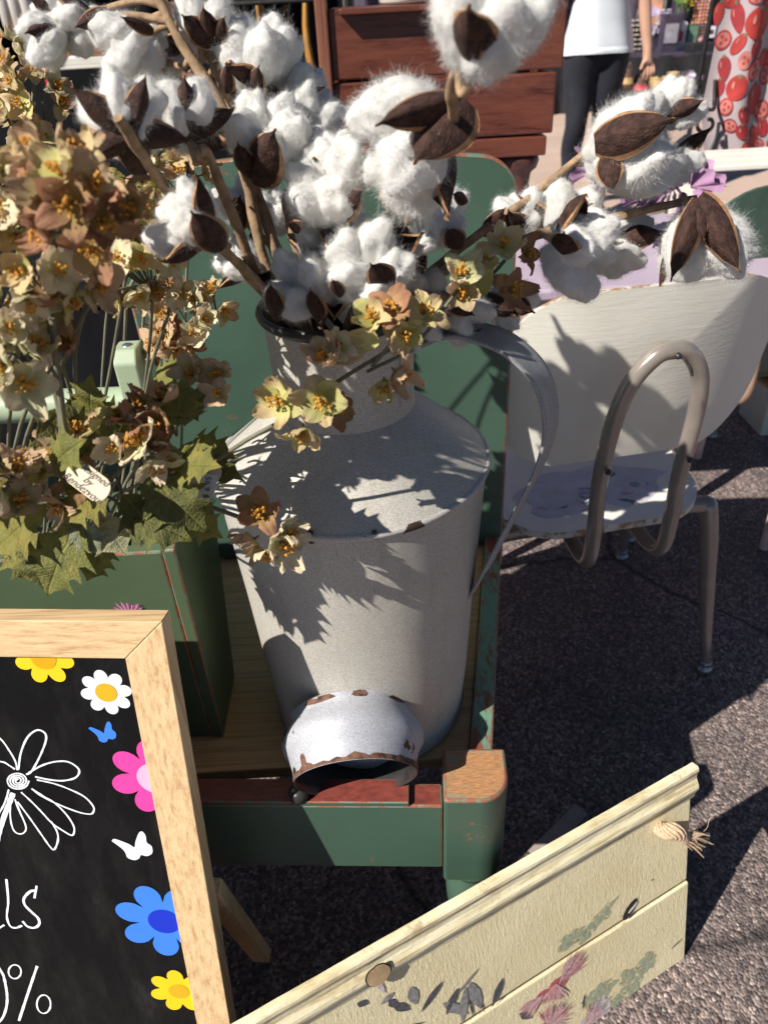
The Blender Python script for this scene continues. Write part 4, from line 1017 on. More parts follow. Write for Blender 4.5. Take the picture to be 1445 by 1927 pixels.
for label, pts, r0, r1, bolls in STALKS:
    st = thing('cotton_stalk', label, 'cotton', 'cotton stalks standing in the milk can')
    base = V((CX + random.uniform(-.02, .02), CY + random.uniform(-.02, .02), .80))
    P3 = [base] + [atY(*p) for p in pts]
    mpt = P3[1] - V((CX, CY, P3[1].z)); 
    if mpt.length > .05: P3[1] = V((CX, CY, P3[1].z)) + mpt.normalized() * .05
    P3[1].z = min(P3[1].z, .96)
    twig(st, P3, r0, r1)
    fine_ = spline(P3, 7)
    for k, (px, py, Y_, rp, d, nl, nh, op, *hx_) in enumerate(bolls):
        c = atY(px, py, Y_); r = pxr(px, py, Y_, rp * .93)
        XH = EXTRA.get((px, py), []); b = boll(st, c, r, d, nl, min(nl, nh + 1) if not XH or hx_ else 1, op, hs=hx_[0] if hx_ else 1.0)
        cal, calM = LASTM
        for (bx, by, tx, ty, wd, *dy_) in XH:
            yb = Y_ - r * .75; yt = Y_ - r * (1.05 if not dy_ else dy_[0]); A_, B_ = atY(bx, by, yb), atY(bx + (tx - bx) * .88, by + (ty - by) * .88, yt); wd *= 1.22
            zv = (B_ - A_).normalized(); xv = (EYE - A_).normalized() + V((-.2, 0, .2)); xv = (xv - zv * xv.dot(zv)).normalized(); yv = zv.cross(xv); L_ = (B_ - A_).length / 1.9
            hk = obj('husk', random.choice(HUSKS), parent=cal); W4 = Matrix(((xv.x, yv.x, zv.x, A_.x), (xv.y, yv.y, zv.y, A_.y), (xv.z, yv.z, zv.z, A_.z), (0, 0, 0, 1))) @ Matrix.Diagonal((L_ * .72, L_ * wd, L_, 1))
            hk.matrix_local = calM.inverted() @ W4
        near = min(fine_[6:], key=lambda p: (p - b).length + .6 * max(0, p.z - b.z))
        if (near - b).length > .006:
            mid = near.lerp(b, .55) - V(d).normalized() * .012
            MB().tube(spline([near, mid, b + V(d).normalized() * .003], 5), [.0028, .0027, .0026, .0025, .0024, .0024, .0024, .0025, .0026, .0028, .003], 8).build('side_stem', M['twig'], st)

# ================================================================== HYDRANGEAS
def petal_mesh(seed, kind):
    rnd = random.Random(seed); nu, nv = 6, 6
    cup = rnd.uniform(.02, .35); roll = rnd.uniform(-.5, .35); rnd0 = rnd.uniform(-.1, .4); wid = rnd.uniform(.31, .43)
    def f(u, v):
        a = (u - .5) * 2; w_ = wid * (math.sin(PI * (.06 + .86 * v ** .8)) ** .6) + .02
        y = v * (1 - .10 * a * a * v) + .03 * mnoise.noise(V((a * 2, v * 2, seed)))
        z = cup * v * v + rnd0 * a * a * w_ + roll * max(0, v - .55) ** 2 * 4 + .13 * v * mnoise.noise(V((a * 1.8, v * 3, seed + 9))) + .05 * v * math.sin(a * 7 + seed)
        return V((a * w_, y, z))
    mb = MB(); mb.grid(f, nu, nv); me = mb.mesh('petal'); me.materials.append(M[kind]); return me
PET = {k: [petal_mesh(s, k) for s in range(10)] for k in ('p_olive', 'p_cream', 'p_pink', 'p_brown')}
def core_mesh(seed):
    rnd = random.Random(seed); mb = MB()
    mb.lathe([(0, -.30), (.035, -.26), (.05, -.12), (.10, -.03), (.10, .03), (0, .06)], 8, m=1)
    for k in range(20):
        a = rnd.uniform(0, 6.3); t_ = rnd.uniform(.05, .75); L = rnd.uniform(.28, .58); d = V((math.cos(a) * t_, math.sin(a) * t_, 1)).normalized(); q = d.orthogonal().normalized(); q2 = d.cross(q)
        mb.tube([d * .02, d * L], .014, 3, 0, False)
        c = d * L; r = rnd.uniform(.05, .09)
        mb.add([c + q * r, c + q2 * r, c - q * r, c - q2 * r, c + d * r, c - d * r], [(0, 1, 4), (1, 2, 4), (2, 3, 4), (3, 0, 4), (1, 0, 5), (2, 1, 5), (3, 2, 5), (0, 3, 5)], 0)
    me = mb.mesh('flower'); me.materials.append(M['stamen']); me.materials.append(M['p_stem']); return me
CORES = [core_mesh(s) for s in range(4)]
def flower(par, p, d, R, kind, openness=None):
    Q = frame_of(d).to_matrix().to_4x4()
    c = obj('flower', random.choice(CORES), parent=par); c.matrix_local = Matrix.Translation(p) @ Q @ Matrix.Rotation(random.uniform(0, 6.3), 4, 'Z') @ Matrix.Scale(R, 4)
    n = random.choice((5, 5, 6)); op = openness if openness is not None else random.uniform(.15, .65)
    for k in range(n):
        o = obj('petal', random.choice(PET[kind]), parent=c)
        o.matrix_local = Matrix.Rotation(2 * PI * k / n + random.uniform(-.15, .15), 4, 'Z') @ Matrix.Translation((0, .05, .012 * (k % 3))) @ Matrix.Rotation(op + random.uniform(-.22, .22), 4, 'X') @ Matrix.Diagonal((random.uniform(.8, 1.15), random.uniform(.78, 1.1), 1, 1))
    return c
KINDS_ = ['p_olive', 'p_olive', 'p_cream', 'p_pink', 'p_brown']
def stemtube(par, pts, r, name='stem', m=None): 
    MB().tube(spline(pts, 5), r, 6).build(name, m or M['p_stem'], par)
VIEW = V((-.15, -.75, .62))
SPRAYS = []
def spray(label, root, clusters, seed, group='dried hydrangea sprays in the trug'):
    """clusters: (px, py, distance, radius px, number, flower radius px, kinds)"""
    random.seed(seed)
    sp = thing('hydrangea_spray', label, 'flowers', group)
    for (px, py, Y_, Rp, n, fp, kinds) in clusters:
        Y_ -= .085 if Y_ < .60 else (.07 if Y_ < .69 else 0)
        if n > 2: n = int(n * 1.0); fp *= .97
        else: fp *= .95
        c = atY(px, py, Y_); Rm = pxr(px, py, Y_, Rp); fr_ = pxr(px, py, Y_, fp)
        rt = V(root) if not isinstance(root[0], (list, tuple)) else atY(*root[0])
        rt = rt + V((random.uniform(-.07, .05), random.uniform(-.03, .05), 0))
        mid = rt.lerp(c, .55) + V((random.uniform(-.02, .02), random.uniform(.0, .03), .02))
        hub = c - VIEW.normalized() * Rm * .5 - V((0, 0, Rm * .5))
        stemtube(sp, [rt, mid, hub], .0017)
        for k in range(n):
            # spread over the half of the ball that faces out and up
            if n == 1: dv = VIEW.normalized() + V((random.gauss(0, .25), random.gauss(0, .25), random.gauss(0, .25)))
            else:
                g_ = (k + .5) / n; ph = k * 2.399 + seed; ct = 1 - 1.35 * g_; stt = math.sqrt(max(0, 1 - ct * ct))
                q = frame_of(VIEW); dv = q @ V((stt * math.cos(ph), stt * math.sin(ph), ct)) + V((random.gauss(0, .15), random.gauss(0, .15), random.gauss(0, .15)))
            dv.normalize()
            p = c + dv * Rm * random.uniform(.75, 1.05) if n > 1 else c
            face = (dv + (VIEW.normalized() - SUNV * .8) * random.uniform(0, .55) + V((random.gauss(0, .25), random.gauss(0, .25), random.gauss(0, .25)))).normalized()
            flower(sp, p, face, fr_ * random.uniform(.85, 1.15), random.choice(kinds))
            stemtube(sp, [hub, hub.lerp(p, .5) + V((0, 0, .004)), p - face * fr_ * .25], .0009, 'flower_stalk')
    return sp
OL, PK, CR, BR_ = 'p_olive', 'p_pink', 'p_cream', 'p_brown'
RT = lambda x, y: (x, max(y, .66), .715)
spray('tall dried hydrangea spray at the left edge, against the black cloth', RT(-.44, .66), [(60, 195, .80, 62, 13, 36, [PK, OL, CR, PK]), (50, 120, .80, 34, 4, 34, [PK, CR, PK]), (30, 270, .78, 60, 9, 38, [OL, OL, CR, PK])], 1)
spray('nearest hydrangea head with blurred russet petals', RT(-.36, .60), [(165, 385, .525, 92, 11, 64, [BR_, PK, BR_, OL]), (110, 330, .53, 55, 4, 58, [BR_, PK, CR])], 2)
spray('yellow olive hydrangea head touching the left edge', RT(-.42, .60), [(30, 380, .56, 80, 11, 52, [OL, CR, CR]), (50, 500, .55, 85, 11, 54, [OL, CR, OL, CR]), (20, 590, .55, 60, 6, 50, [OL, CR, CR])], 3)
spray('hydrangea spray with mauve brown flower below the russet head', RT(-.38, .62), [(150, 545, .56, 45, 3, 62, [BR_, PK, PK]), (135, 640, .57, 10, 1, 54, [BR_]), (40, 680, .55, 45, 4, 60, [CR, CR, OL]), (80, 600, .58, 40, 5, 50, [OL, CR])], 4)
spray('olive hydrangea spray standing behind the mint upright', RT(-.30, .66), [(262, 500, .645, 78, 18, 40, [OL, CR, CR, OL, BR_]), (225, 420, .66, 60, 11, 38, [OL, CR]), (310, 545, .67, 40, 5, 38, [PK, OL, BR_])], 5)
spray('hydrangea spray peeping out behind the brown cotton husks', RT(-.28, .70), [(330, 335, .72, 58, 12, 36, [OL, CR, OL, PK]), (290, 155, .76, 22, 3, 38, [BR_, OL, BR_]), (262, 330, .70, 40, 6, 34, [OL, CR]), (370, 160, .77, 12, 2, 32, [BR_])], 6)
spray('shadowed hydrangea spray in front of the green chair back', RT(-.27, .70), [(345, 600, .72, 52, 10, 36, [PK, CR, BR_]), (400, 570, .74, 30, 5, 34, [CR, PK]), (320, 650, .71, 40, 6, 36, [BR_, PK])], 7)
spray('hydrangea sprig of three peach flowers on a bare stem', RT(-.30, .62), [(362, 705, .60, 8, 1, 46, [PK]), (412, 700, .60, 6, 1, 44, [PK]), (412, 745, .59, 6, 1, 46, [PK])], 8)
spray('low hydrangea head with pale cream flower above the leaves', RT(-.33, .60), [(282, 850, .555, 22, 2, 58, [CR, CR]), (212, 815, .565, 30, 3, 50, [CR, PK, OL]), (290, 775, .585, 26, 3, 50, [BR_, PK]), (258, 795, .57, 20, 2, 50, [BR_]), (325, 840, .575, 18, 2, 46, [BR_, CR])], 9)
spray('pink hydrangea head low on the left edge', RT(-.42, .58), [(14, 890, .53, 40, 5, 52, [PK, PK, CR]), (20, 940, .535, 30, 3, 50, [PK, BR_])], 10)
spray('half hidden hydrangea flowers behind the oval tag', RT(-.38, .58), [(130, 835, .57, 30, 3, 48, [PK, CR]), (135, 930, .545, 24, 2, 54, [PK, BR_]), (95, 870, .57, 20, 2, 44, [OL, CR]), (365, 900, .60, 14, 2, 50, [PK, BR_])], 11)
random.seed(5)
# sprig hanging across the neck of the can
sg = thing('hydrangea_sprig', 'hydrangea sprig hanging across the neck of the milk can', 'flowers')
def sprig_stem(pts, r=.0015): stemtube(sg, [atY(*p) for p in pts], r)
sprig_stem([(860, 560, .60), (760, 640, .56), (640, 715, .525), (560, 775, .505), (470, 825, .495), (410, 865, .50)], .0018)
sprig_stem([(700, 690, .54), (740, 640, .535), (760, 600, .535)]); sprig_stem([(690, 700, .54), (780, 650, .55), (850, 560, .57), (870, 530, .58)]); sprig_stem([(850, 560, .58), (920, 520, .60), (950, 490, .61)])
SPR = [(612, 672, .515, 52, (-.3, -.6, .8), PK), (632, 660, .52, 46, (.3, -.5, .7), CR), (528, 752, .500, 56, (-.35, -.85, .35), OL), (602, 752, .495, 60, (.1, -.95, .3), OL), (570, 808, .495, 50, (-.1, -.7, -.5), OL), (628, 770, .505, 44, (.6, -.6, .1), BR_),
       (705, 600, .53, 52, (-.4, -.7, .6), OL), (738, 582, .535, 52, (-.1, -.6, .8), BR_), (795, 590, .545, 56, (.3, -.7, .6), OL), (758, 628, .53, 46, (.2, -.9, -.1), OL), (745, 700, .525, 54, (.5, -.7, -.3), PK), (722, 718, .53, 44, (-.1, -.8, -.5), OL),
       (868, 515, .575, 54, (-.1, -.6, .7), CR), (868, 545, .575, 44, (.1, -.9, 0), PK), (945, 465, .60, 46, (.1, -.5, .8), OL), (958, 545, .60, 50, (.5, -.7, .2), BR_), (985, 480, .62, 44, (.7, -.4, .4), BR_), (915, 490, .60, 40, (-.4, -.6, .6), OL)]
for px, py, Y_, rp, d, kd in SPR: flower(sg, atY(px, py, Y_), d, pxr(px, py, Y_, rp * .95), kd, random.uniform(.15, .5))
for px, py, Y_, L, a in ((685, 640, .53, .03, 2.2), (780, 650, .54, .03, .9), (712, 640, .53, .026, 1.6), (890, 560, .58, .03, -.4)):
    p = atY(px, py, Y_); o = obj('petal', PET['p_olive'][1], parent=sg); o.matrix_local = Matrix.Translation(p) @ Matrix.Rotation(.9, 4, 'X') @ Matrix.Rotation(a, 4, 'Z') @ Matrix.Scale(L, 4)
s2 = thing('hydrangea_sprig', 'single hydrangea sprig sticking out before the can body, bare grey stem', 'flowers')
stemtube(s2, [atY(290, 918, .50), atY(340, 935, .50), atY(400, 955, .497), atY(470, 980, .495)], [.0019] * 15 + [.0016])
for px, py, Y_, rp, d, kd in [(490, 968, .492, 58, (.1, -.55, .8), BR_), (478, 1015, .490, 46, (-.6, -.6, -.1), PK), (530, 1020, .482, 58, (.45, -.75, .1), CR), (505, 1035, .485, 44, (-.1, -.8, -.4), CR), (540, 1005, .485, 40, (.7, -.3, .4), CR)]:
    flower(s2, atY(px, py, Y_), d, pxr(px, py, Y_, rp), kd, .42)
# leaves
def leaf_mesh(seed, kind, lobes=4):
    rnd = random.Random(seed); half = [(0, 0)]
    for k in range(lobes):
        y = .10 + .75 * k / lobes; w_ = .46 * math.sin(PI * (.18 + .66 * k / lobes)) * rnd.uniform(.8, 1.15)
        half += [(w_ * .62, y + .02), (w_ * 1.0, y + .16), (w_ * .66, y + .15)]
    half += [(.09, .92), (0, 1.08)]
    # fan of quads from the midrib to the toothed edge
    def z(x, y): return .10 * math.sin(y * 2.6) - .30 * x * x + .16 * abs(x) + .05 * mnoise.noise(V((x * 3, y * 3, seed)))
    mb = MB()
    for sx in (-1, 1):
        vs = []; 
        for x, y in half:
            for f in (0, .5, 1): vs.append(V((sx * x * f, y * (1 - .0 * f) - .10 * (1 - f) * x, z(x * f, y) + .02 * math.sin(y * 22) * f)))
        fs = [(3 * i + j, 3 * i + j + 1, 3 * i + j + 4, 3 * i + j + 3) for i in range(len(half) - 1) for j in range(2)]
        mb.add(vs, fs if sx > 0 else [f[::-1] for f in fs], 0, True)
    me = mb.mesh('leaf'); me.materials.append(M[kind]); return me
LEAF = [leaf_mesh(s, 'leaf') for s in range(4)]; LEAFP = [leaf_mesh(s + 10, 'leaf_pale', 3) for s in range(2)]
LEAVES_X = [(40, 900, .55, 150, (-40, 930), (-.2, -.6, .75), 0), (210, 900, .54, 130, (150, 960), (-.1, -.7, .6), 0), (100, 880, .545, 130, (160, 830), (.1, -.7, .6), 0), (230, 930, .55, 130, (300, 1010), (.2, -.7, .6), 0), (20, 980, .55, 140, (60, 1060), (0, -.8, .5), 0), (330, 850, .65, 130, (420, 860), (.1, -.5, .85), 0), (250, 830, .63, 140, (150, 760), (-.1, -.5, .85), 0), (300, 790, .64, 140, (400, 760), (.1, -.5, .85), 0), (360, 880, .63, 110, (440, 900), (.2, -.4, .9), 0), (290, 740, .66, 110, (360, 680), (.2, -.5, .8), 0)]
lv = thing('hydrangea_leaves', 'olive serrated hydrangea leaves hanging over the front of the trug', 'leaves')
lroot = V((-.33, .65, .725))
for px, py, Y_, Lp, tip, nrm, pale in LEAVES_X + [
    (270, 880, .555, 175, (365, 975), (.1, -.8, .5), 0), (330, 880, .56, 130, (370, 880), (.2, -.6, .7), 0), (190, 860, .58, 160, (90, 790), (-.2, -.6, .8), 0),
    (180, 800, .60, 130, (175, 700), (-.1, -.9, .3), 0), (330, 800, .60, 130, (350, 690), (.3, -.8, .2), 0), 
    (150, 980, .535, 180, (100, 1100), (-.1, -.85, .4), 0), (90, 950, .54, 150, (20, 1020), (-.3, -.7, .6), 0), (230, 960, .545, 150, (330, 1005), (.2, -.6, .7), 0), (70, 960, .56, 140, (0, 1000), (-.2, -.5, .8), 0),
    (130, 970, .54, 100, (185, 1035), (.2, -.8, .4), 1), (180, 960, .55, 110, (215, 1010), (.2, -.7, .6), 1), (20, 900, .58, 130, (-40, 850), (-.2, -.7, .5), 0), (320, 950, .57, 120, (400, 1000), (.3, -.7, .4), 0), (120, 900, .57, 110, (60, 830), (-.4, -.6, .6), 0),  (60, 1000, .545, 120, (80, 1090), (0, -.8, .3), 0),  (200, 1000, .545, 110, (170, 1080), (.1, -.9, .2), 0)]:
    Y_ -= .08
    a, b = atY(px, py, Y_), atY(tip[0], tip[1], Y_ - .012); L = pxr(px, py, Y_, Lp)
    Yv = (b - a).normalized(); Zv = V(nrm); Zv = (Zv - Yv * Zv.dot(Yv)).normalized(); Xv = Yv.cross(Zv)
    o = obj('leaf', random.choice(LEAFP if pale else LEAF), parent=lv)
    Mx = Matrix(((Xv.x, Yv.x, Zv.x, a.x), (Xv.y, Yv.y, Zv.y, a.y), (Xv.z, Yv.z, Zv.z, a.z), (0, 0, 0, 1)))
    o.matrix_local = Mx @ Matrix.Scale(L * .92, 4)
    a0 = a - Yv * L * .28 + V((0, .012, -.004)); stemtube(lv, [a0, a0.lerp(a, .5) + V((0, .003, 0)), a], .0013, 'leaf_stalk')
for p, r in (((118, 860), .55), ((130, 700), .56), ((240, 600), .65)):
    pass
for L in ([(40, 900, .50), (115, 830, .48), (100, 700, .475), (95, 560, .475)], [(140, 900, .49), (125, 820, .478), (108, 690, .47), (100, 600, .47)], [(235, 640, .66), (240, 560, .66), (255, 520, .66)], [(330, 800, .60), (360, 765, .60), (400, 725, .60)]):
    stemtube(lv, [atY(*p) for p in L], .0026 if L[0][0] < 200 else .0018, 'main_stem')

# tags
def text_on(par, txt, o, X, Y_, size, m, shear=.35, name='lettering'):
    cu = bpy.data.curves.new('txt', 'FONT'); cu.body = txt; cu.size = size; cu.align_x = 'CENTER'; cu.align_y = 'CENTER'; cu.shear = shear; cu.resolution_u = 3; cu.space_line = .85
    tmp = bpy.data.objects.new('txt', cu); col.objects.link(tmp); bpy.context.view_layer.update()
    me = bpy.data.meshes.new_from_object(tmp.evaluated_get(bpy.context.evaluated_depsgraph_get())); bpy.data.objects.remove(tmp)
    me.materials.clear(); me.materials.append(m)
    Z = X.cross(Y_); q = obj(name, me, parent=par)
    q.matrix_local = Matrix(((X.x, Y_.x, Z.x, o.x), (X.y, Y_.y, Z.y, o.y), (X.z, Y_.z, Z.z, o.z), (0, 0, 0, 1)))
    return q
def card(name, label, px, py, Y_, wpx, hpx, rot, nrm, txt, size, m, cat, shear=.35, lines_rot=0):
    th_ = thing(name, label, cat); c = atY(px, py, Y_); sc_ = pxr(px, py, Y_, 1)
    Zv = V(nrm).normalized(); Xv = (RGT * math.cos(rot) + UPV * math.sin(rot)); Xv = (Xv - Zv * Xv.dot(Zv)).normalized(); Yv = Zv.cross(Xv)
    w_, h_ = wpx * sc_, hpx * sc_; mb = MB(); pts = rrect(w_, h_, h_ * (.48 if cat == 'tag' else .04), 6)
    n = len(pts); bow = lambda x: -.25 * x * x / max(w_, 1e-4)
    mb.prism(pts, c - Zv * .0006, c, Xv, Yv); mb.build('card', m, th_)
    text_on(th_, txt, c + Zv * .0004, Xv, Yv, size * sc_, M['ink'], shear)
    return th_
FACE = V((-.1, -.72, .68))
card('paper_tag', 'oval cream paper tag with brown script among the leaves', 166, 905, .440, 100, 50, -.62, FACE, 'Designed\nby\nRendezvous', 20, M['card'], 'tag', .5)
card('paper_tag', 'cream paper tag half behind the price sticker', 380, 910, .500, 96, 44, .95, FACE, 'Designed\nby', 14, M['card'], 'tag', .5)
card('price_sticker', 'small white price sticker reading $6.95', 391, 918, .490, 52, 30, 1.45, FACE, '$ 6.95', 17, M['sticker_paper'], 'price sticker', .1)

# ================================================================== RED WOODEN CRATE
crate = thing('wooden_crate', 'dark red stained wooden plank crate on a stand behind the green chair', 'crate')
CYf = 1.90
cxl, cxr = -.060, .452
rows = [(.870, .912), (.917, 1.040), (1.046, 1.178)]
for i, (a, b) in enumerate(rows):
    for k in range(1):
        ins_ = .012 * (2 - i)
        mb = MB(); mb.box(((cxl + cxr) / 2 - ins_ / 2, CYf + .011, (a + b) / 2), (cxr - cxl - ins_, .022, b - a)); mb.build('plank', M['mahog'], crate, bevel=.004)
        mb = MB(); mb.box((cxr - ins_ - .011, CYf + .18, (a + b) / 2), (.022, .31, b - a - .002)); mb.build('plank', M['mahog'], crate, bevel=.004)
        mb = MB(); mb.box((cxl + .011, CYf + .18, (a + b) / 2), (.022, .31, b - a - .002)); mb.build('plank', M['mahog'], crate, bevel=.004)
mb = MB(); mb.box(((cxl + cxr) / 2, CYf + .347, 1.024), (cxr - cxl - .05, .02, .3)); mb.build('back_panel', M['mahog'], crate)
mb = MB(); mb.box(((cxl + cxr) / 2, CYf + .18, .872), (cxr - cxl - .08, .3, .012)); mb.build('floor_panel', M['mahog'], crate)
mb = MB(); mb.box((cxl - .014, CYf + .008, 1.03), (.026, .04, .36)); mb.build('corner_post', wood('brown_red_post', (.14, .05, .03), (.24, .095, .055), 2, 1.1, .4), crate, bevel=.004)
for x, y in ((cxr - .075, CYf + .05), (cxl + .06, CYf + .05), (cxr - .075, CYf + .30), (cxl + .06, CYf + .30)):
    mb = MB(); mb.lathe([(.0, .868), (.042, .868), (.046, .855), (.040, .838), (.028, .828), (.024, .80), (.034, .78), (.038, .74), (.030, .68), (.022, .45), (.028, .40), (.022, .35), (.024, .05), (.03, .03), (.026, 0), (0, 0)], 20, (x, y, 0)); mb.build('leg', M['darkwood'], crate)
mb = MB(); mb.box(((cxl + cxr) / 2, CYf + .05, .835), (cxr - cxl - .22, .03, .05)); mb.build('stretcher', M['darkwood'], crate, bevel=.003)
mb = MB(); mb.lathe([(0, 1.1795), (.055, 1.1795), (.062, 1.185), (.075, 1.26), (.088, 1.33), (.092, 1.335), (.086, 1.338), (.07, 1.25), (0, 1.20)], 32, (.115, CYf + .10, 0))
for z_ in (0,): pot = mb.build('flower_pot', M['whitep'])
mb = MB(); mb.box((.115, CYf + .10, 1.1725), (.3, .26, .012)); mb.build('top_board', M['mahog'], crate, bevel=.002)
tag(pot, 'white pot on top of the red crate, only its foot showing', 'pot')

# ================================================================== BLACK DRAPED TABLE AND WHAT STANDS ON IT
M['black_cloth'] = simple('black_cloth', (.0065, .0068, .009), .9, 0, .3, 8, .2, 60, .15)
M['gold'] = simple('gold_stripe', (.36, .17, .030), .7, 0, .3, 12); M['redcloth'] = simple('red_cloth', (.40, .012, .03), .6)
M['glass'] = simple('milky_glass', (.50, .46, .42), .15, 0, .2, 9, 0, 1, .7); M['tin'] = simple('brass_lid', (.42, .32, .22), .35, .5)
M['brownbox'] = simple('brown_card', (.16, .075, .035), .7); M['orangewood'] = simple('orange_wood', (.52, .22, .06), .6)
TZ = atY(150, 130, 2.55).z
tb = thing('draped_table', 'tall table under a plain black cloth behind the hydrangeas', 'table')
mb = MB()
mb.grid(lambda u, v: V((-2.0 + 1.86 * u, 2.50 + .02 * math.sin(u * 60) * v - .05 * v, TZ * (1 - v) + .002)), 120, 8)
mb.build('cloth_front', M['black_cloth'], tb)
mb = MB(); mb.box((-1.07, 2.80, TZ - .01), (1.88, .60, .02)); mb.build('table_top', M['black_cloth'], tb)
for x in (-1.95, -.2): mb = MB(); mb.box((x, 3.05, TZ / 2 - .012), (.04, .04, TZ - .022)); mb.build('leg', M['darkwood'], tb)
lb = thing('dark_filler_box', 'low black cloth box added to darken the gap right behind the trug', 'box')  # added black box, hides sunlit ground so this gap stays dark
mb = MB(); mb.grid(lambda u, v: V((-1.7 + 1.36 * u, 1.22 + .012 * math.sin(u * 70) * v, .80 * (1 - v) + .002)), 90, 6); mb.build('cloth_front', M['black_cloth'], lb)
mb = MB(); mb.grid(lambda u, v: V((-.34 + .012 * math.sin(u * 30) * v, 1.22 + .5 * u, .80 * (1 - v) + .002)), 40, 6); mb.build('cloth_side', M['black_cloth'], lb)
mb = MB(); mb.box((-1.02, 1.472, .801), (1.372, .51, .012)); mb.build('top_board', M['black_cloth'], lb)
bdp = thing('backdrop_curtain', 'black curtain hanging behind the black table', 'curtain')
mb = MB(); mb.grid(lambda u, v: V((-3.2 + 3.15 * u, 3.6 + .03 * math.sin(u * 90), 2.2 * v)), 160, 2); mb.build('cloth', M['black_cloth'], bdp)
mb = MB(); mb.tube([(-3.25, 3.6, 2.2), (0, 3.6, 2.2)], .015, 8); mb.build('rail', M['iron'], bdp)
for x in (-3.22, -.03): mb = MB(); mb.tube([(x, 3.6, 0), (x, 3.6, 2.2)], .015, 8); mb.build('upright', M['iron'], bdp)
sc_l = thing('striped_cloth', 'black cloth with wavy gold stripes hung over the black table end', 'cloth')
o0 = atY(440, 10, 2.40); o1 = atY(592, 10, 2.40)
mb = MB(); W_ = (o1.x - o0.x)
nu, nv = 44, 12
vs = [V((o0.x - .05 + (W_ + .07) * (i / nu) + .02 * math.sin(j * .5 + i * .1), 2.40 + .022 * math.sin(i * .75) + .004 * j * (1 if j > 1 else 0) * .2, TZ + .13 - .55 * j / nv)) for j in range(nv + 1) for i in range(nu + 1)]
fs = [(j * (nu + 1) + i, j * (nu + 1) + i + 1, (j + 1) * (nu + 1) + i + 1, (j + 1) * (nu + 1) + i) for j in range(nv) for i in range(nu)]
mb.add(vs, fs, 0, True)
for idx in range(len(fs)):
    i = idx % nu; j = idx // nu
    if (i + j // 4) % 12 in (2, 3, 4): mb.m[idx] = 1
mb.build('cloth', [M['black_cloth'], M['gold']], sc_l)
mb = MB(); mb.tube([(o0.x - .06, 2.405, TZ + .135), (o1.x + .03, 2.405, TZ + .135)], .008, 8); mb.build('rail', M['iron'], sc_l)
for x in (o0.x - .05, o1.x + .02): mb = MB(); mb.tube([(x, 2.405, TZ + .135), (x, 2.44, TZ * .5), (x, 2.44, 0)], .006, 8); mb.build('support', M['iron'], sc_l)
for k, (px, lab) in enumerate(((20, 'leftmost of the three pale glass jars in the tray'), (40, 'middle of the three pale glass jars in the tray'), (62, 'rightmost of the three pale glass jars in the tray'))):
    p = atY(px, 52, 2.9); j = thing('glass_jar', lab, 'jar', 'glass jars in the tray')
    MB().lathe([(0, 0), (.018, 0), (.020, .004), (.020, .075), (.016, .085), (.015, .09), (0, .09)], 18, (p.x, p.y, p.z)).build('body', M['glass'], j)
    MB().lathe([(.0165, .088), (.0175, .09), (.0175, .103), (.015, .105), (0, .105)], 18, (p.x, p.y, p.z)).build('lid', M['tin'], j)
p = atY(40, 58, 2.9)
mb = MB(); mb.box((p.x, p.y, p.z - .008), (.15, .08, .012)); jt = mb.build('jar_tray', M['orangewood'], bevel=.002); tag(jt, 'small wooden tray under the three glass jars', 'tray')
mb = MB(); mb.box((p.x, p.y + .01, (p.z - .014 + TZ) / 2), (.05, .05, p.z - .014 - TZ)); tag(mb.build('display_block', M['orangewood'], bevel=.003), 'wooden block carrying the tray of jars', 'block')
p = atY(155, 118, 2.55)
tr_ = thing('white_tray', 'shallow white tray on the black table edge', 'tray')
mb = MB(); mb.box((p.x, 2.60, TZ + .006), (.30, .14, .010)); mb.build('base', M['whitep'], tr_, bevel=.002)
for y in (2.533, 2.667): mb = MB(); mb.box((p.x, y, TZ + .020), (.30, .006, .018)); mb.build('side', M['whitep'], tr_, bevel=.001)
mb = MB(); mb.box((p.x + .045, 2.61, TZ + .05), (.11, .05, .076)); tag(mb.build('brown_box', M['brownbox'], bevel=.003), 'small brown card box standing in the white tray', 'box')
mb = MB(); mb.box((p.x - .07, 2.61, TZ + .045), (.055, .03, .066)); tag(mb.build('wood_block', M['orangewood'], bevel=.006), 'orange wood block standing in the white tray', 'block')
mb = MB(); mb.lathe([(0, 0), (.012, 0), (.016, .004), (.016, .018), (.010, .022), (0, .023)], 16, (p.x - .02, 2.555, TZ + .0115)); tag(mb.build('round_pot', M['sticker_paper']), 'tiny round white pot at the front of the white tray', 'pot')
p = atY(96, 150, 2.40); rp_ = thing('red_pouch', 'small red cloth pouch hanging before the black table', 'pouch')
mb = MB(); mb.grid(lambda u, v: V((p.x - .025 + .05 * u, 2.425 - .02 * math.sin(PI * u) * math.sin(PI * (1 - v) * .9), p.z - .03 + .07 * v)), 8, 8); mb.build('bag', M['redcloth'], rp_)
mb = MB(); mb.tube(spline([(p.x - .018, 2.424, p.z + .04), (p.x, 2.44, TZ + .0), (p.x + .018, 2.424, p.z + .04)], 6), .002, 6); mb.build('strap', M['redcloth'], rp_)

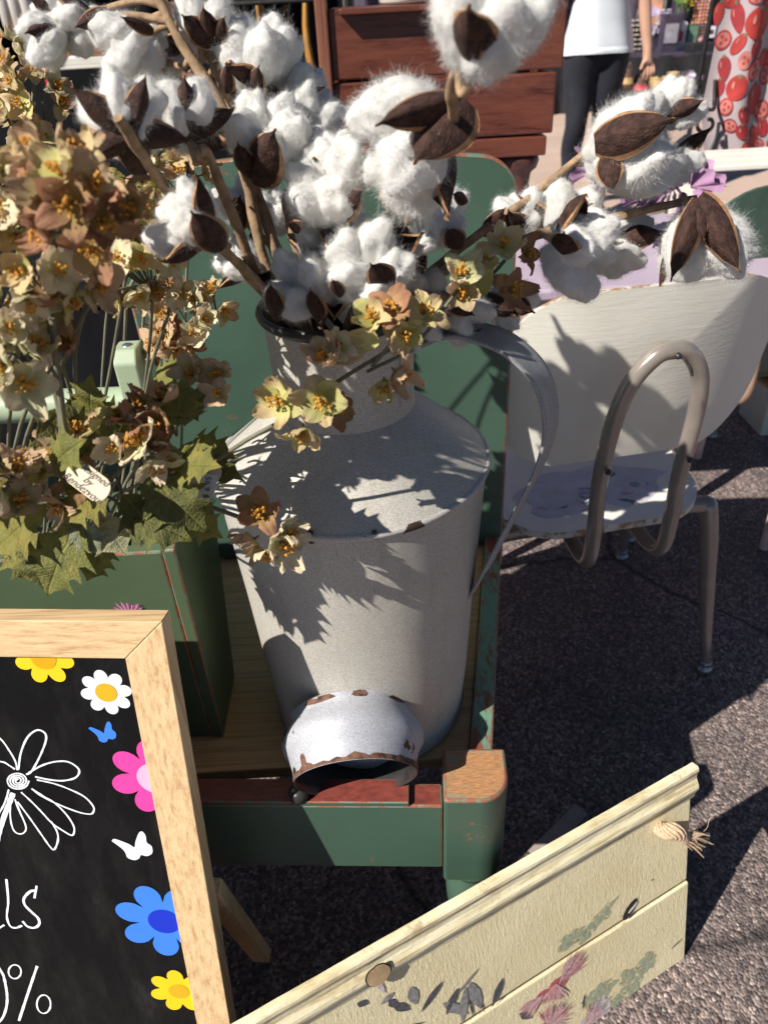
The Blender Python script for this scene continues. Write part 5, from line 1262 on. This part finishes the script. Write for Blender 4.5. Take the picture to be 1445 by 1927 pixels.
# ================================================================== LAVENDER TABLE WITH TULLE
M['lav'] = simple('lavender_paint', (.46, .38, .47), .5, 0, .1, 6); M['pinktrim'] = simple('pale_pink_trim', (.72, .50, .46), .6)
M['tulle'] = simple('purple_tulle', (.36, .20, .33), .8, 0, .3, 25)
lt = thing('lavender_table', 'small lavender painted table with pink trim behind the white chair', 'table')
lz = .70; lx0, lx1, ly0, ly1 = .24, 1.0, 1.42, 1.95
mb = MB(); mb.box(((lx0 + lx1) / 2, (ly0 + ly1) / 2, lz), (lx1 - lx0, ly1 - ly0, .022)); mb.build('table_top', M['lav'], lt, bevel=.005)
mb = MB(); mb.box(((lx0 + lx1) / 2, ly0 + .02, lz - .036), (lx1 - lx0 - .04, .016, .05)); mb.build('apron', M['pinktrim'], lt, bevel=.003)
for x in (lx0 + .04, lx1 - .04):
    for y in (ly0 + .04, ly1 - .04): mb = MB(); mb.tube([(x, y, 0), (x, y, lz - .012)], [.012, .02], 10); mb.build('leg', M['pinktrim'], lt)
def tulle(label, px, py, Y_, rpx, sd):
    random.seed(sd); t_ = thing('tulle_flower', label, 'tulle', 'purple tulle flowers'); c = atY(px, py, Y_); r = pxr(px, py, Y_, rpx)
    for k in range(16):
        a = random.uniform(0, 6.3); e = random.uniform(.1, 1.3); d = V((math.cos(a) * math.cos(e), math.sin(a) * math.cos(e), math.sin(e))); q = d.orthogonal().normalized(); q2 = d.cross(q)
        s_ = random.uniform(.5, .8) * r
        def f(u, v, d=d, q=q, q2=q2, s_=s_, k=k):
            b = (u - .5) * 2.4; rr = v * s_ ; return c - V((0, 0, r * .4)) + d * (r * .25 + rr * .8) + (q * math.sin(b) + q2 * math.cos(b) * .4) * rr + d * .12 * s_ * math.sin(u * 22 + k) * v
        mb = MB(); mb.grid(f, 18, 4); mb.build('ruffle', M['tulle'], t_)
    mb = MB(); mb.tube([c - V((0, 0, r * .4)), V((c.x, c.y, min(c.z - r * .5, lz + .012)))], .01, 8); mb.build('wired_stem', M['tulle'], t_)
tulle('purple tulle flower behind the copper husked boll', 1130, 300, 1.62, 60, 4)
tulle('pink purple tulle flower above the lavender table', 1290, 335, 1.70, 70, 5)
tulle('purple tulle flower low between the cotton bolls', 1215, 350, 1.75, 55, 6)
wb = atY(1370, 285, 2.15); mb = MB(); mb.box((wb.x + .04, 2.15, wb.z), (.28, .16, .014)); tb2 = thing('white_bench', 'white slatted bench under the fruit print cloth', 'bench')
for k in range(3): mb = MB(); mb.box((wb.x + .06, 2.02 + .075 * k, wb.z - .01), (.46, .062, .014)); mb.build('slat', M['whitep'], tb2, bevel=.003)
for x in (-.12, .24): mb = MB(); mb.box((wb.x + x, 2.10, wb.z / 2 - .02), (.03, .16, wb.z - .03)); mb.build('leg', M['whitep'], tb2, bevel=.002)

# ================================================================== FRUIT PRINT CLOTH ON AN IRON RACK
M['fcloth'] = simple('shaded_pink_cotton', (.42, .35, .365), .85, 0, .06, 8, .15, 300); M['f_red'] = simple('tomato_red', (.40, .035, .03), .7, 0, .25, 30); M['f_deep'] = simple('deep_red', (.30, .022, .028), .7, 0, .3, 30); M['f_pale'] = simple('pale_red', (.48, .17, .15), .7, 0, .3, 40); M['f_green'] = simple('calyx_green', (.12, .19, .09), .7)  # cloth and reds darkened, shade put into their colour
fc = thing('fruit_cloth', 'pale cloth printed with red tomatoes and strawberries, hanging', 'cloth')
A = atY(1347, 0, 2.6); Bz = atY(1360, 285, 2.6).z; FW_, FTop = .62, 1.42
def fmap(x, z, h=0): 
    s_ = max(0, (Bz + .12 - z)) * .5
    return V((A.x + .02 + x + s_ * (1 - x / FW_) * .6, 2.6 + .028 * math.sin(x * 21 + z * 3) + .012 * math.sin(x * 47) - h, z))
mb = MB(); mb.grid(lambda u, v: fmap(FW_ * u, Bz - .01 * math.sin(u * 14) + (FTop - Bz) * v), 60, 24); mb.build('cloth', M['fcloth'], fc)
def fprint(px, py, rx, ry, kind, m, rot=0):
    p = atY(px, py, 2.6); sc_ = pxr(px, py, 2.6, 1); x0, z0 = p.x - A.x - .02, p.z
    if kind == 'straw': ol = [(rx * .95 * math.sin(a) * (1 - .35 * max(0, -math.cos(a)) ** 1.5) * (.95), ry * (math.cos(a) if math.cos(a) > 0 else 1.25 * math.cos(a)) * (.85 if math.cos(a) > 0 else 1)) for a in [2 * PI * k / 28 for k in range(28)]]
    else: ol = [(rx * math.sin(a), ry * math.cos(a)) for a in [2 * PI * k / 28 for k in range(28)]]
    def place(ol_, h, m_, nm, par):
        mb = MB(); c, s = math.cos(rot), math.sin(rot); q = [(x0 + (x * c - y * s) * sc_, z0 + (x * s + y * c) * sc_) for x, y in ol_]; cx_ = sum(a for a, b in q) / len(q); cz_ = sum(b for a, b in q) / len(q)
        vs = [fmap(cx_, cz_, h)]; n = len(q)
        for r in (1 / 3, 2 / 3, 1): vs += [fmap(cx_ + (a - cx_) * r, cz_ + (b - cz_) * r, h) for a, b in q]
        fs = [(0, 1 + k, 1 + (k + 1) % n) for k in range(n)] + [(1 + r * n + k, 1 + (r + 1) * n + k, 1 + (r + 1) * n + (k + 1) % n, 1 + r * n + (k + 1) % n) for r in range(2) for k in range(n)]
        mb.add(vs, fs, 0, True); return mb.build(nm, m_, par)
    o = place(ol, .003, m, 'fruit_print', fc)
    if kind == 'slice':
        place([(x * .78, y * .78) for x, y in ol], .0038, M['f_pale'], 'slice_print', o)
        for k in range(3):
            a = k * 2.1; place([(rx * .36 * math.cos(a) + rx * .2 * math.cos(b), ry * .36 * math.sin(a) + ry * .2 * math.sin(b)) for b in [2 * PI * j / 10 for j in range(10)]], .0046, M['f_red'], 'seed_print', o)
    else:
        place([((rx * .34 if j % 2 == 0 else rx * .12) * math.cos(j * PI / 5), ry * .84 + (ry * .26 if j % 2 == 0 else ry * .1) * math.sin(j * PI / 5)) for j in range(10)], .0042, M['f_green'], 'calyx_print', o)
        place([(-rx * .45 + rx * .12 * math.cos(b), ry * .2 + ry * .3 * math.sin(b)) for b in [2 * PI * j / 10 for j in range(10)]], .0042, M['f_pale'], 'shine_print', o)
for a in [(1420, 42, 27, 26, 'tom', 'f_red'), (1382, 28, 12, 24, 'straw', 'f_deep', .3), (1358, 75, 14, 16, 'slice', 'f_red'), (1382, 82, 9, 18, 'tom', 'f_red', -.4), (1416, 88, 13, 17, 'tom', 'f_deep', -.3), (1391, 112, 11, 15, 'slice', 'f_pale'), (1412, 130, 15, 20, 'slice', 'f_red', -.3), (1360, 125, 11, 20, 'straw', 'f_deep', .2), (1378, 163, 16, 21, 'tom', 'f_red'), (1416, 180, 19, 25, 'straw', 'f_red'), (1388, 215, 12, 16, 'tom', 'f_deep', .3), (1360, 200, 10, 15, 'slice', 'f_red'), (1432, 207, 16, 16, 'slice', 'f_red'), (1378, 245, 13, 13, 'tom', 'f_deep'), (1405, 250, 12, 15, 'straw', 'f_red'), (1428, 240, 12, 16, 'tom', 'f_deep'), (1385, 272, 16, 10, 'tom', 'f_red', .3), (1412, 272, 12, 10, 'slice', 'f_deep'), (1440, 108, 12, 14, 'tom', 'f_red'), (1443, 140, 12, 18, 'slice', 'f_red'), (1372, 2, 14, 10, 'tom', 'f_red'), (1350, 22, 10, 18, 'straw', 'f_red'), (1415, -2, 16, 8, 'slice', 'f_red'), (1352, 165, 8, 16, 'tom', 'f_deep'), (1360, 235, 10, 12, 'slice', 'f_deep'), (1440, 272, 12, 12, 'straw', 'f_red'), (1440, 8, 12, 10, 'tom', 'f_deep')]:
    fprint(*a[:5], M[a[5]], *(a[6:] or ()))
rk_ = thing('iron_rack', 'black wrought iron rack with scroll foot holding the fruit cloth', 'rack')
x0 = atY(1335, 200, 2.55); 
mb = MB(); mb.tube([(x0.x - .02, 2.62, FTop + .0), (x0.x + .75, 2.62, FTop)], .009, 8); mb.build('top_bar', M['iron'], rk_)
for x in (x0.x - .015, x0.x + .72): mb = MB(); mb.tube([(x, 2.66, 0), (x, 2.64, .7), (x, 2.62, FTop)], .008, 8); mb.build('upright', M['iron'], rk_)
ce = atY(1330, 232, 2.55); rr0 = pxr(1330, 232, 2.55, 24)
sp_ = [ce + V((math.cos(a), 0, math.sin(a))) * rr0 * (1 - .115 * k) for k, a in [(k * .5, PI / 2 - .3 + k * .5 * 1.02) for k in range(14)]]
sp_ = [atY(1345, 150, 2.6), atY(1343, 190, 2.58)] + sp_
mb = MB(); mb.tube(spline(sp_, 5), .0058, 8); mb.build('scroll', M['iron'], rk_)
mb = MB(); mb.tube(spline([atY(1352, 230, 2.56), atY(1347, 260, 2.55), atY(1330, 300, 2.54), atY(1318, 330, 2.53), V((atY(1318, 330, 2.53).x - .05, 2.5, 0))], 5), .0055, 8); mb.build('foot', M['iron'], rk_)

# ================================================================== PERSON WALKING AWAY
M['skin'] = simple('skin', (.50, .29, .20), .55, 0, .08, 6); M['shirt'] = simple('pale_blue_shirt', (.62, .66, .70), .8, 0, .05, 5, .2, 40); M['legg'] = simple('dark_navy_leggings', (.012, .014, .024), .8, 0, .2, 10); M['hair'] = simple('brown_hair', (.06, .035, .02), .6); M['shoe'] = simple('dark_shoe', (.03, .03, .035), .6)
pe = thing('person', 'person in pale blue top and dark leggings standing turned away', 'person')
def skin(name, verts, edges, mat_, par, sub=2):
    me = bpy.data.meshes.new(name); me.from_pydata([v[:3] for v in verts], edges, []); o = bpy.data.objects.new('tmp', me); col.objects.link(o)
    md = o.modifiers.new('s', 'SKIN'); md.use_smooth_shade = True
    for sv, v in zip(me.skin_vertices[0].data, verts): sv.radius = (v[3], v[4] if len(v) > 4 else v[3])
    me.skin_vertices[0].data[0].use_root = True
    sb = o.modifiers.new('u', 'SUBSURF'); sb.levels = sb.render_levels = sub
    bpy.context.view_layer.update()
    m2 = bpy.data.meshes.new_from_object(o.evaluated_get(bpy.context.evaluated_depsgraph_get())); bpy.data.objects.remove(o)
    m2.name = name; m2.materials.clear(); m2.materials.append(mat_)
    return obj(name, m2, parent=par)
hx, hy = atY(1122, 95, 5.0).x, 5.0
B = [(hx, hy, .93, .13, .10), (hx, hy, 1.10, .115, .085), (hx, hy, 1.28, .14, .095), (hx, hy, 1.42, .12, .08), (hx, hy, 1.50, .05), (hx, hy + .01, 1.56, .055), (hx, hy + .02, 1.63, .085, .095), (hx, hy + .02, 1.70, .07, .08),
     (hx - .09, hy, .88, .085), (hx - .085, hy - .02, .50, .056), (hx - .09, hy + .05, .28, .05), (hx - .09, hy + .02, .09, .035), (hx - .09, hy + .12, .035, .033),
     (hx + .09, hy, .88, .085), (hx + .085, hy + .02, .50, .056), (hx + .075, hy - .10, .26, .05), (hx + .07, hy - .16, .10, .035), (hx + .07, hy - .08, .035, .033),
     (hx - .17, hy, 1.41, .055), (hx - .23, hy, 1.15, .042), (hx - .25, hy + .05, .93, .032), (hx - .25, hy + .07, .86, .03),
     (hx + .17, hy, 1.41, .055), (hx + .235, hy, 1.13, .042), (hx + .275, hy - .04, .90, .031), (hx + .285, hy - .06, .83, .034, .02)]
E_ = [(0, 1), (1, 2), (2, 3), (3, 4), (4, 5), (5, 6), (6, 7), (0, 8), (8, 9), (9, 10), (10, 11), (11, 12), (0, 13), (13, 14), (14, 15), (15, 16), (16, 17), (3, 18), (18, 19), (19, 20), (20, 21), (3, 22), (22, 23), (23, 24), (24, 25)]
for k, (dx, L) in enumerate(((-.030, .055), (-.012, .075), (.006, .080), (.022, .070), (.036, .055))):
    b = V((hx + .285, hy - .06, .80)); i0 = len(B)
    if k == 0: q = [b + V((-.028, -.015, .005)), b + V((-.042, -.025, -.03))]
    else: q = [b + V((dx, -.004, -.012)), b + V((dx * 1.15, -.016, -.012 - L * .5)), b + V((dx * 1.05, -.004, -.012 - L * .9))]
    for j, p in enumerate(q): B.append((p.x, p.y, p.z, .0095 - .001 * j)); E_.append((25 if j == 0 else len(B) - 2, len(B) - 1))
bd_ = skin('body', B, E_, M['skin'], pe)
mb = MB()
for s_, fy in ((-1, .02), (1, -.10)):
    mb.tube(spline([(hx + s_ * .055, hy, .93), (hx + s_ * .08, hy - .01, .86), (hx + s_ * .085, hy, .70), (hx + s_ * .085, hy + (-.02 if s_ < 0 else .02), .50), (hx + s_ * .085, hy + (.045 if s_ < 0 else -.06), .34), (hx + s_ * .085, hy + fy, .16 if s_ < 0 else .25)], 5), [.085, .095, .105, .115, .115, .114, .110, .105, .100, .096, .090, .084, .078, .073, .069, .066, .065, .066, .067, .066, .064, .061, .057, .053, .050, .047], 20)
mb.lathe([(0, .95), (.12, .95), (.15, .93), (.165, .89), (.160, .84), (.11, .80), (0, .79)], 28, (hx, hy, 0), (V((1, 0, 0)), V((0, .74, 0)), V((0, 0, 1))))
tmp = mb.build('tmp', M['legg']); rm = tmp.modifiers.new('r', 'REMESH'); rm.mode = 'VOXEL'; rm.voxel_size = .016; rm.use_smooth_shade = True; sm_ = tmp.modifiers.new('s', 'SMOOTH'); sm_.iterations = 6
bpy.context.view_layer.update(); m2 = bpy.data.meshes.new_from_object(tmp.evaluated_get(bpy.context.evaluated_depsgraph_get())); bpy.data.objects.remove(tmp)
m2.name = 'leggings'; m2.materials.clear(); m2.materials.append(M['legg']); obj('leggings', m2, parent=pe)
mb = MB()
prof = [(.855, .212, .150), (.90, .203, .145), (1.0, .178, .125), (1.12, .152, .112), (1.28, .172, .118), (1.40, .180, .11), (1.46, .12, .085), (1.49, .075, .065)]
def sh(u, v):
    i = min(len(prof) - 2, int(v * (len(prof) - 1))); f = v * (len(prof) - 1) - i; z, rx, ry = [a + (b - a) * f for a, b in zip(prof[i], prof[i + 1])]
    a = 2 * PI * u; w_ = 1 + .035 * math.sin(a * 7 + z * 9) * max(0, 1.15 - z) * 3; return V((hx + rx * w_ * math.cos(a), hy + ry * w_ * math.sin(a), z - .012 * math.sin(a) * (1 if v < .1 else 0)))
mb.grid(sh, 48, 28)
for s_, el in ((-1, V((hx - .232, hy, 1.20))), (1, V((hx + .228, hy, 1.20)))): mb.tube(spline([(hx + s_ * .12, hy, 1.42), (hx + s_ * .178, hy, 1.40), el], 4), [.075, .078, .08, .082, .08, .075, .072, .07, .07], 16, 0, False)
mb.build('shirt', M['shirt'], pe)
mb = MB(); mb.lathe([(.0, 1.80), (.06, 1.785), (.098, 1.73), (.108, 1.66), (.10, 1.58), (.085, 1.50), (.06, 1.42), (.0, 1.38)], 20, (hx, hy - .03, 0)); mb.build('hair', M['hair'], pe)
for x, y in ((hx - .09, hy + .07), (hx + .07, hy - .12)):
    mb = MB(); mb.grid(lambda u, v: V((x + .045 * math.cos(PI * 2 * u) * math.sin(PI * min(.98, .06 + .92 * v)) ** .4, y - .11 + .24 * v, .004 + .075 * max(0, math.sin(PI * 2 * u)) * (1 - .55 * v))), 16, 10); mb.build('shoe', M['shoe'], pe)

# ================================================================== FAR STALL WITH SMALL GOODS
cols = dict(purple=(.045, .034, .058), violet=(.08, .05, .24), mint=(.32, .60, .42), white=(.70, .70, .74), black=(.012, .012, .016), red=(.55, .03, .06), orange=(.72, .17, .03), peach=(.66, .34, .22), straw=(.48, .34, .15), gold=(.55, .33, .05), teal=(.03, .10, .10), brown=(.10, .055, .035), lilac=(.52, .42, .62), leafy=(.08, .16, .03), pink=(.60, .26, .30), yellow=(.80, .45, .02), grey=(.30, .28, .32), blue=(.06, .12, .5))
CM = {k: simple('stall_' + k, v, .6, 0, .35, 12) for k, v in cols.items()}
SY = 9.6
stl = thing('market_stall', 'far market stall table and frame under a purple cloth', 'stall')
sa0, sa1 = atY(1165, 100, SY).x, atY(1346, 100, SY).x
tzz = atY(1250, 105, SY - .4).z
mb = MB(); mb.grid(lambda u, v: V((sa0 - 3 + (sa1 - sa0 + 6) * u, SY - .35 + .06 * math.sin(u * 140) * v, tzz * (1 - v))), 200, 4); mb.build('cloth_front', CM['black'], stl)
mb = MB(); mb.box(((sa0 + sa1) / 2, SY + .05, tzz - .01), (sa1 - sa0 + 6, .8, .02)); mb.build('table_top', CM['purple'], stl)
mb = MB(); mb.grid(lambda u, v: V((sa0 - 3 + (sa1 - sa0 + 6) * u, SY + .5 + .05 * math.sin(u * 160), 2.3 * v)), 200, 2); mb.build('back_cloth', CM['purple'], stl)
for x in (sa0 - 3, sa1 + 3): mb = MB(); mb.tube([(x, SY + .55, 0), (x, SY + .55, 2.35)], .03, 8); mb.build('pole', CM['grey'], stl)
mb = MB(); mb.tube([(sa0 - 3, SY + .2, 1.95), (sa1 + 3, SY + .2, 1.95)], .02, 8); mb.build('rail', CM['grey'], stl)
random.seed(12)
def good(kind, px, py, wp, hp, c, label, cat, c2=None, Y_=None):
    Y_ = Y_ or SY - .1; p = atY(px, py, Y_); s = pxr(px, py, Y_, 1); w_, h_ = wp * s, hp * s
    t_ = thing(kind, label, cat, 'small goods on the far stall')
    if kind in ('gift_card', 'panel_print'):
        mb = MB(); mb.prism(rrect(w_, h_, w_ * .18, 4), V((p.x, Y_, p.z)), V((p.x, Y_ + .02, p.z)), V((1, 0, 0)), V((0, 0, 1))); mb.build('card', CM[c], t_)
        mb = MB(); mb.prism(rrect(w_ * .55, h_ * .4, w_ * .2, 4), V((p.x, Y_ - .004, p.z)), V((p.x, Y_ - .001, p.z)), V((1, 0, 0)), V((0, 0, 1))); mb.build('print', CM[c2 or 'red'], t_)
    elif kind in ('ribbon_bundle', 'bead_strands', 'garland'):
        n = 6
        for k in range(n):
            x = p.x + w_ * (k / (n - 1) - .5) * .9; r = w_ / n * .45
            if kind == 'ribbon_bundle': mb = MB(); mb.tube(spline([(x, Y_, p.z + h_ / 2), (x + random.uniform(-.2, .2) * r, Y_ + .02, p.z), (x + random.uniform(-1, 1) * r, Y_, p.z - h_ / 2)], 4), r, 6, flat=.4)
            else:
                mb = MB()
                for j in range(9): mb.lathe([(0, -r), (r * .8, -r * .5), (r, 0), (r * .8, r * .5), (0, r)], 8, (x + random.uniform(-.3, .3) * r, Y_ + random.uniform(-.01, .01), p.z + h_ * (.5 - j / 8)))
            so_ = mb.build('strand', CM[c if k % 2 == 0 or not c2 else c2], t_)
            if kind != 'ribbon_bundle': so_['kind'] = 'stuff'
        mb = MB(); mb.tube([(p.x, Y_, p.z + h_ / 2), (p.x, SY + .2, 1.95)], .006, 6); mb.build('cord', CM['grey'], t_)
    elif kind in ('cloth_pouch', 'hand_bag'):
        mb = MB(); mb.lathe([(0, -h_ * .5), (w_ * .38, -h_ * .48), (w_ * .5, -h_ * .2), (w_ * .45, h_ * .15), (w_ * .28, h_ * .4), (w_ * .34, h_ * .5), (0, h_ * .42)], 14, (p.x, Y_, p.z), (V((1, 0, 0)), V((0, .6, 0)), V((0, 0, 1)))); b_ = mb.build('bag', CM[c], t_)
        mb = MB(); mb.lathe([(w_ * .515, -h_ * .2), (w_ * .47, h_ * .1)], 14, (p.x, Y_, p.z), (V((1, 0, 0)), V((0, .62, 0)), V((0, 0, 1)))); mb.build('band', CM[c2 or c], t_)
        mb = MB(); mb.tube(spline([(p.x - w_ * .2, Y_, p.z + h_ * .45), (p.x, Y_, p.z + h_ * .8), (p.x + w_ * .2, Y_, p.z + h_ * .45)], 5), .01, 6); mb.build('strap', CM['brown'], t_)
    elif kind == 'wicker_basket':
        mb = MB(); mb.lathe([(0, -h_ * .5), (w_ * .4, -h_ * .5), (w_ * .5, h_ * .5), (w_ * .46, h_ * .5), (w_ * .37, -h_ * .42), (0, -h_ * .42)], 18, (p.x, Y_, p.z)); b_ = mb.build('bowl', CM[c], t_)
        for k in range(5): mb = MB(); z_ = -h_ * .45 + h_ * .22 * k; r = w_ * (.405 + .098 * (z_ / h_ + .5)) ; mb.tube([(p.x + r * math.cos(a), p.y + r * math.sin(a), p.z + z_) for a in [2 * PI * j / 20 for j in range(21)]], h_ * .07, 6, 0, False); mb.build('cane', CM[c], t_)
    elif kind == 'flower_bunch':
        for k in range(14):
            a, e = random.uniform(0, 6.3), random.uniform(-.3, 1.4); d = V((math.cos(a) * math.cos(e), math.sin(a) * math.cos(e), math.sin(e))); q = V((p.x, Y_, p.z)) + V((d.x * w_ / 2, d.y * w_ / 2, d.z * h_ / 2)); r = min(w_, h_) * .2
            mb = MB()
            for j in range(6):
                b = j * PI / 3; f1 = d.orthogonal().normalized(); f2 = d.cross(f1); x1 = (f1 * math.cos(b) + f2 * math.sin(b)); x2 = (f1 * math.cos(b + .9) + f2 * math.sin(b + .9)); mb.add([q, q + x1 * r, q + (x1 + x2) * r * .72 + d * r * .3, q + x2 * r], [(0, 1, 2, 3)])
            mb.build('blossom', CM[c if k % 3 else (c2 or c)], t_)
        mb = MB(); mb.tube([(p.x, Y_, p.z), (p.x, Y_ + .02, p.z - h_ * .8)], .012, 6); mb.build('stems', CM['leafy'], t_)
    elif kind == 'pumpkin':
        mb = MB()
        vs = lambda u, v: V((p.x, Y_, p.z)) + V((math.cos(2 * PI * u), math.sin(2 * PI * u), 0)) * (w_ / 2 * math.sin(PI * v) ** .8 * (1 - .12 * abs(math.sin(u * PI * 8)))) + V((0, 0, h_ / 2 * -math.cos(PI * v)))
        mb.grid(vs, 32, 10); mb.build('fruit', CM[c], t_); mb = MB(); mb.tube([(p.x, Y_, p.z + h_ * .45), (p.x + .01, Y_, p.z + h_ * .7)], .012, 6); mb.build('stalk', CM['leafy'], t_)
    elif kind == 'display_box':
        mb = MB(); mb.box((p.x, Y_, p.z), (w_, .25, h_)); mb.build('box', CM[c], t_, bevel=.01); mb = MB(); mb.box((p.x, Y_ - .13, p.z), (w_ * .7, .01, h_ * .5)); mb.build('front_label', CM[c2 or 'grey'], t_)
    return t_
GOODS = [
 ('gift_card', 1277, 68, 25, 46, 'white', 'white card with red print hanging on the far stall', 'card', 'red'),
 ('ribbon_bundle', 1302, 75, 16, 62, 'mint', 'long mint green ribbons hanging on the far stall', 'ribbons'),
 ('ribbon_bundle', 1244, 18, 12, 40, 'mint', 'short mint ribbons near the walking arm', 'ribbons'),
 ('panel_print', 1228, 22, 34, 40, 'peach', 'round peach coloured panel behind the hanging arm', 'panel', 'lilac'),
 ('garland', 1322, 16, 34, 44, 'peach', 'peach orange bead garlands at the top of the stall', 'garland', 'orange'),
 ('flower_bunch', 1296, 12, 20, 22, 'yellow', 'yellow flower bunch at the top of the stall', 'flowers', 'leafy'),
 ('flower_bunch', 1280, 4, 40, 30, 'leafy', 'green leafy plant at the top of the stall', 'plant', 'leafy'),
 ('bead_strands', 1193, 75, 26, 60, 'straw', 'straw coloured bead strands beside the pale shirt', 'beads', 'white'),
 ('ribbon_bundle', 1178, 15, 10, 40, 'lilac', 'lilac ribbon bundle by the shirt sleeve', 'ribbons'),
 ('garland', 1319, 55, 14, 40, 'brown', 'brown bead garland right of the mint ribbons', 'garland', 'peach'),
 ('gift_card', 1338, 60, 14, 18, 'white', 'small white card near the fruit cloth edge', 'card', 'brown'),
 ('bead_strands', 1247, 40, 26, 34, 'white', 'white bead strands beside the mint ribbons', 'beads', 'lilac'),
 ('display_box', 1255, 62, 34, 60, 'purple', 'tall dark purple display box behind the hand', 'box', 'grey'),
 ('flower_bunch', 1246, 112, 34, 12, 'white', 'row of white blossoms beside the hand', 'flowers', 'lilac'),
 ('display_box', 1242, 132, 36, 26, 'teal', 'dark teal box below the white blossoms', 'box', 'black'),
 ('pumpkin', 1271, 124, 16, 14, 'orange', 'small orange pumpkin on the far stall', 'pumpkin'),
 ('display_box', 1312, 112, 46, 54, 'black', 'black display stand right of the orange pumpkin', 'box', 'purple'),
 ('flower_bunch', 1330, 105, 30, 28, 'white', 'white flower bunch on the black display stand', 'flowers', 'lilac'),
 ('flower_bunch', 1298, 145, 44, 18, 'lilac', 'lilac white flowers low in front of the black stand', 'flowers', 'white'),
 ('wicker_basket', 1240, 158, 36, 22, 'straw', 'round straw basket standing before the stall', 'basket'),
 ('hand_bag', 1206, 163, 26, 26, 'brown', 'dark bag with red and white band below the hand', 'bag', 'red'),
 ('cloth_pouch', 1182, 150, 18, 34, 'brown', 'brown cloth pouch beside the dark leggings', 'pouch', 'straw'),
 ('cloth_pouch', 1173, 105, 10, 44, 'violet', 'violet cloth pouch just behind the dark leggings', 'pouch', 'violet'),
 ('flower_bunch', 1190, 115, 22, 12, 'white', 'small white blossoms under the straw beads', 'flowers', 'grey'),
 ('cloth_pouch', 1108, 150, 12, 30, 'blue', 'blue white pouch seen between the legs', 'pouch', 'white'),
 ('wicker_basket', 1266, 146, 20, 18, 'straw', 'small straw basket under the orange pumpkin', 'basket'),
 ('display_box', 1205, 135, 20, 26, 'brown', 'brown box under the fingertips', 'box', 'black'),
 ('pumpkin', 1318, 75, 10, 9, 'pink', 'little pink gourd right of the mint ribbons', 'gourd'),
 ('flower_bunch', 1220, 60, 22, 22, 'lilac', 'lilac flowers right behind the forearm', 'flowers', 'white'),
]
for gd in GOODS: 
    k_, px, py, w_, h_, c_, lab, cat = gd[:8]
    good(k_, px, py, w_, h_, c_, lab, cat, gd[8] if len(gd) > 8 else None, SY - .45 if py > 140 else (SY - .15 if py > 95 else SY + .2))

# ------------------------------------------------------------------ put each Empty at the base of its thing
def settle():
    bpy.context.view_layer.update()
    for o in [o for o in col.objects if o.type == 'EMPTY' and o.parent is None]:
        pts = []
        for c in o.children_recursive:
            if c.type == 'MESH': pts += [c.matrix_world @ V(b) for b in c.bound_box]
        if not pts: continue
        b = V(((min(p.x for p in pts) + max(p.x for p in pts)) / 2, (min(p.y for p in pts) + max(p.y for p in pts)) / 2, min(p.z for p in pts)))
        d = b - o.location
        o.location = b
        for c in o.children: c.location = c.location - d
settle()
